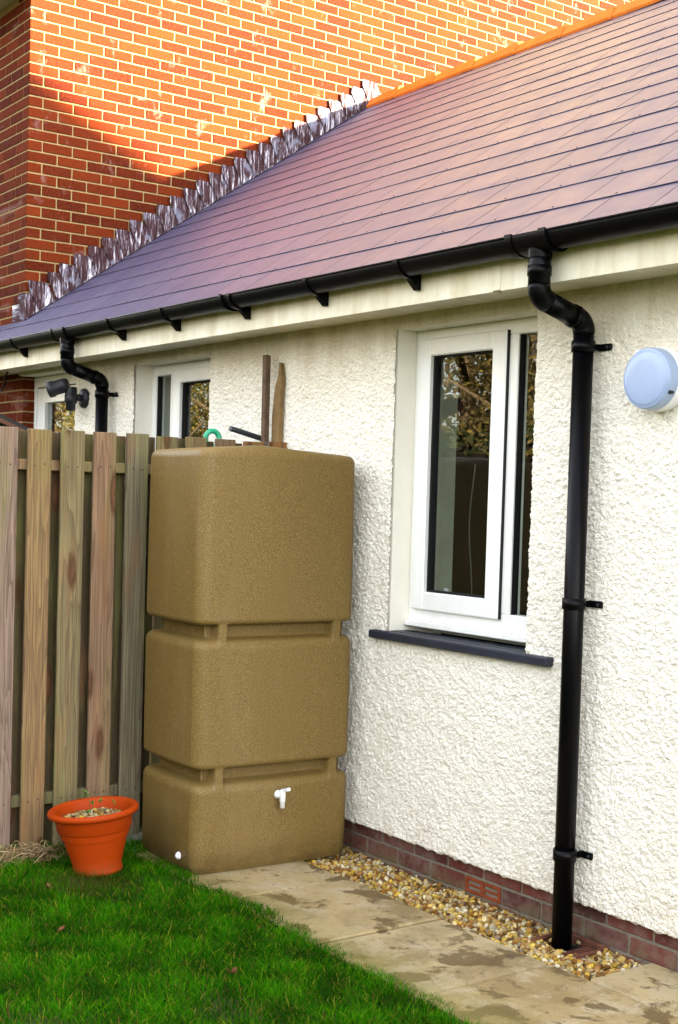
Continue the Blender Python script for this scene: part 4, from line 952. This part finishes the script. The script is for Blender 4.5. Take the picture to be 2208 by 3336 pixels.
# dry tangle at the foot of the fence
def straw():
    rng = np.random.default_rng(9); n = 1500; V = []; F = []; C = []
    for k in range(n):
        y0 = rng.uniform(-1.80, -1.23); x0 = -5.40 + rng.normal(0, .05) ; z0 = abs(rng.normal(0, .022)) + .005
        a = rng.uniform(-1, 1)*1.1 + (math.pi/2 if rng.uniform() < .5 else -math.pi/2); ln = rng.uniform(.05, .14); bend = rng.normal(0, 1.0); w = rng.uniform(.0008, .0017)
        pts = []; x, y, z = x0, y0, z0; ar = a; hump = rng.uniform(.0, .035)
        for q in range(6):
            pts.append((x, y, max(.004, z + hump*math.sin(q/5*math.pi)))); x += ln/5*math.cos(ar); y += ln/5*math.sin(ar); ar += bend/5; z -= .001
        col = np.array([(.34, .21, .10), (.42, .30, .15), (.22, .12, .06), (.14, .10, .05), (.5, .38, .2)][rng.integers(0, 5)])*rng.uniform(.7, 1.1)
        o_ = len(V)
        for q, p in enumerate(pts):
            V.append((p[0]-w*math.sin(a), p[1]+w*math.cos(a), p[2])); V.append((p[0]+w*math.sin(a), p[1]-w*math.cos(a), p[2]+w)); C += [col, col]
        for q in range(5): F.append((o_+2*q, o_+2*q+1, o_+2*q+3, o_+2*q+2))
    return np_mesh('dry_grass', np.array(V), np.array(F), M['straw'], np.array(C))
stuff(tag(link('dry_grass', straw()), 'tangle of dry brown grass at the foot of the fence', 'dry grass'))
# fallen brown leaves on the lawn
lb = mat_plain('dead_leaf', (.16, .06, .025), .8, .2, .15, 30)
for k, (x, y, lab) in enumerate([(-4.94, -1.48, 'curled brown dead leaf on the grass below the pot'), (-4.42, -1.66, 'brown dead leaf lying in the middle of the lawn'), (-3.73, -1.33, 'small brown dead leaf on the lawn nearer the paving'), (-3.62, -1.42, 'brown dead leaf lowest on the lawn toward the paving')]):
    m = MB(); V = []
    for q in range(7):
        a = q/6; wd = .012*math.sin(math.pi*(.1+.85*a)); V += [(a*.036, -wd, .012+.014*abs(math.sin(a*3))), (a*.036, 0, .004+.006*a), (a*.036, wd, .013+.016*abs(math.cos(a*3)))]
    F = [(3*q+j, 3*q+j+1, 3*q+j+4, 3*q+j+3) for q in range(6) for j in (0, 1)]
    m.add(V, F, 0, True); o = m.build('dead_leaf', lb, None, (x, y, .02), False); o.rotation_euler = (.3*k, .2, k*1.7+.4); tag(o, lab, 'leaf', 'dead leaves on the lawn')

# ================================================================== beyond the frame: what the glass mirrors and what shades the gable
def leaf_tree(name, label, x, y, h, r, n, cols, seed):
    rng = np.random.default_rng(seed); t = empty(name, (x, y, 0)); tag(t, label, 'tree', 'trees across the garden')
    m = MB(); m.tube([(0, 0, -.1), (.1, 0, h*.3), (-.1, .1, h*.6), (0, 0, h*.92)], [.22, .17, .11, .03], 10)
    for k in range(9):
        a = k*2.4; z = h*(.25+.06*k); m.tube([(0, 0, z), (math.cos(a)*r*.5, math.sin(a)*r*.5, z+h*.12), (math.cos(a)*r*.9, math.sin(a)*r*.9, z+h*.2)], [.07, .045, .015], 6)
    m.build('trunk', M['bark'], t)
    nb = 26; cen = np.column_stack([rng.normal(0, r*.45, nb), rng.normal(0, r*.45, nb), h*rng.uniform(.22, .95, nb)]); cr = rng.uniform(.25, .6, nb)*r*.75
    k = rng.integers(0, nb, n); d = rng.normal(size=(n, 3)); d /= np.linalg.norm(d, axis=1)[:, None]; p = cen[k] + d*cr[k][:, None]*rng.uniform(.5, 1, n)[:, None]
    e1 = rng.normal(size=(n, 3)); e1 /= np.linalg.norm(e1, axis=1)[:, None]; e2 = np.cross(e1, d); e2 /= np.linalg.norm(e2, axis=1)[:, None]; s = rng.uniform(.022, .055, (n, 1))
    V = np.stack([p-e1*s, p+e2*s*.6, p+e1*s, p-e2*s*.6], 1).reshape(-1, 3); F = np.arange(n*4).reshape(n, 4)
    c = np.array(cols)[rng.integers(0, len(cols), n)]*rng.uniform(.6, 1.2, (n, 1)); C = np.repeat(c, 4, 0)
    link('crown', np_mesh('crown', V, F, M['leafm'], np.clip(C, 0, 1)), t)
gold = [(.16, .125, .035), (.11, .09, .03), (.20, .15, .04), (.08, .07, .03)]; olive = [(.13, .13, .03), (.08, .10, .025), (.22, .20, .04), (.25, .18, .04)]
spots = [(-15.5, -11.5, 7.5, 2.6, gold), (-19.0, -12.5, 8.5, 3.0, gold), (-23.0, -12.0, 8.0, 2.8, gold), (-27.5, -13.5, 8.5, 3.0, olive), (-32, -13.0, 8.0, 3.0, olive), (-37, -14.5, 8.5, 3.2, olive), (-12.0, -12.5, 7.0, 2.4, gold)]
for i, (x, y, h, r, c) in enumerate(spots):
    leaf_tree('autumn_tree', 'golden autumn tree mirrored in the window glass' if c is gold else 'olive green tree mirrored in the far window', x, y, h, r, 20000, c, 40+i)
def wood():
    rng = np.random.default_rng(71); n = 60000
    x = rng.uniform(-62, 6, n); z = rng.uniform(0, 1, n)**.8*(8.5+1.5*np.sin(x*.9)+np.sin(x*2.3)); y = -19.5 + rng.normal(0, 1.2, n)
    p = np.column_stack([x, y, z]); e1 = rng.normal(size=(n, 3)); e1 /= np.linalg.norm(e1, axis=1)[:, None]; e2 = np.cross(e1, rng.normal(size=(n, 3))); e2 /= np.linalg.norm(e2, axis=1)[:, None]; s = rng.uniform(.06, .16, (n, 1))
    V = np.stack([p-e1*s, p+e2*s*.5, p+e1*s, p-e2*s*.5], 1).reshape(-1, 3); c = np.array([(.16, .09, .028), (.22, .13, .03), (.09, .065, .025), (.13, .12, .03)])[rng.integers(0, 4, n)]*rng.uniform(.5, 1.3, (n, 1))
    return np_mesh('woodland', V, np.arange(n*4).reshape(n, 4), M['leafm'], np.repeat(np.clip(c, 0, 1), 4, 0))
stuff(tag(link('woodland', wood()), 'brown autumn woodland beyond the garden, mirrored in the glass', 'woodland'))
def hedge():
    rng = np.random.default_rng(77); n = 16000
    x = rng.uniform(-40, 2, n); z = rng.uniform(0, 2.55, n); y = -9.3 + rng.normal(0, .12, n); tp_ = rng.uniform(0, 1, n) < .25; z[tp_] = 2.55 + rng.normal(0, .06, tp_.sum()); y[tp_] = rng.uniform(-10.2, -9.2, tp_.sum())
    p = np.column_stack([x, y, z]); e1 = rng.normal(size=(n, 3)); e1 /= np.linalg.norm(e1, axis=1)[:, None]; e2 = np.cross(e1, rng.normal(size=(n, 3))); e2 /= np.linalg.norm(e2, axis=1)[:, None]; s = rng.uniform(.06, .14, (n, 1))
    V = np.stack([p-e1*s, p+e2*s*.6, p+e1*s, p-e2*s*.6], 1).reshape(-1, 3); c = np.array([(.030, .045, .014), (.022, .032, .012), (.045, .055, .02)])[rng.integers(0, 3, n)]
    return np_mesh('foliage', V, np.arange(n*4).reshape(n, 4), M['leafm'], np.repeat(c, 4, 0))
t = empty('hedge', (-19, -9.7, 0)); tag(t, 'dark clipped hedge across the garden, mirrored in the glass', 'hedge')
link('foliage', hedge(), t, (19, 9.7, 0)); m = MB(); m.box((-21, -.35, 0), (21, .25, 2.45)); m.build('core', M['felt'], t)
# taller neighbour whose roof edge shades the lower left of the gable
t = empty('neighbour_house', (4, 8.5, 0)); tag(t, 'neighbouring house out of view whose roof shades the gable wall', 'house')
K = 8.963
ry, rz_ = 9.0-1.6, 9.06+1.6*.516
m = MB(); m.prism([(0, ry-5.5, 0), (0, ry+5.5, 0), (0, ry+5.5, rz_-.3-5.5*.516), (0, ry, rz_-.25), (0, ry-5.5, rz_-.3-5.5*.516)], (8, 0, 0)); m.build('wall', M['house2'], t, (-4, -8.5, 0))
m = MB(); m.prism([(-.02, ry-5.9, rz_-5.9*.516), (-.02, ry, rz_), (-.02, ry+5.9, rz_-5.9*.516), (-.02, ry+5.9, rz_-.2-5.9*.516), (-.02, ry, rz_-.2), (-.02, ry-5.9, rz_-.2-5.9*.516)], (8.2, 0, 0)); m.build('roof', M['slate'], t, (-4, -8.5, 0))
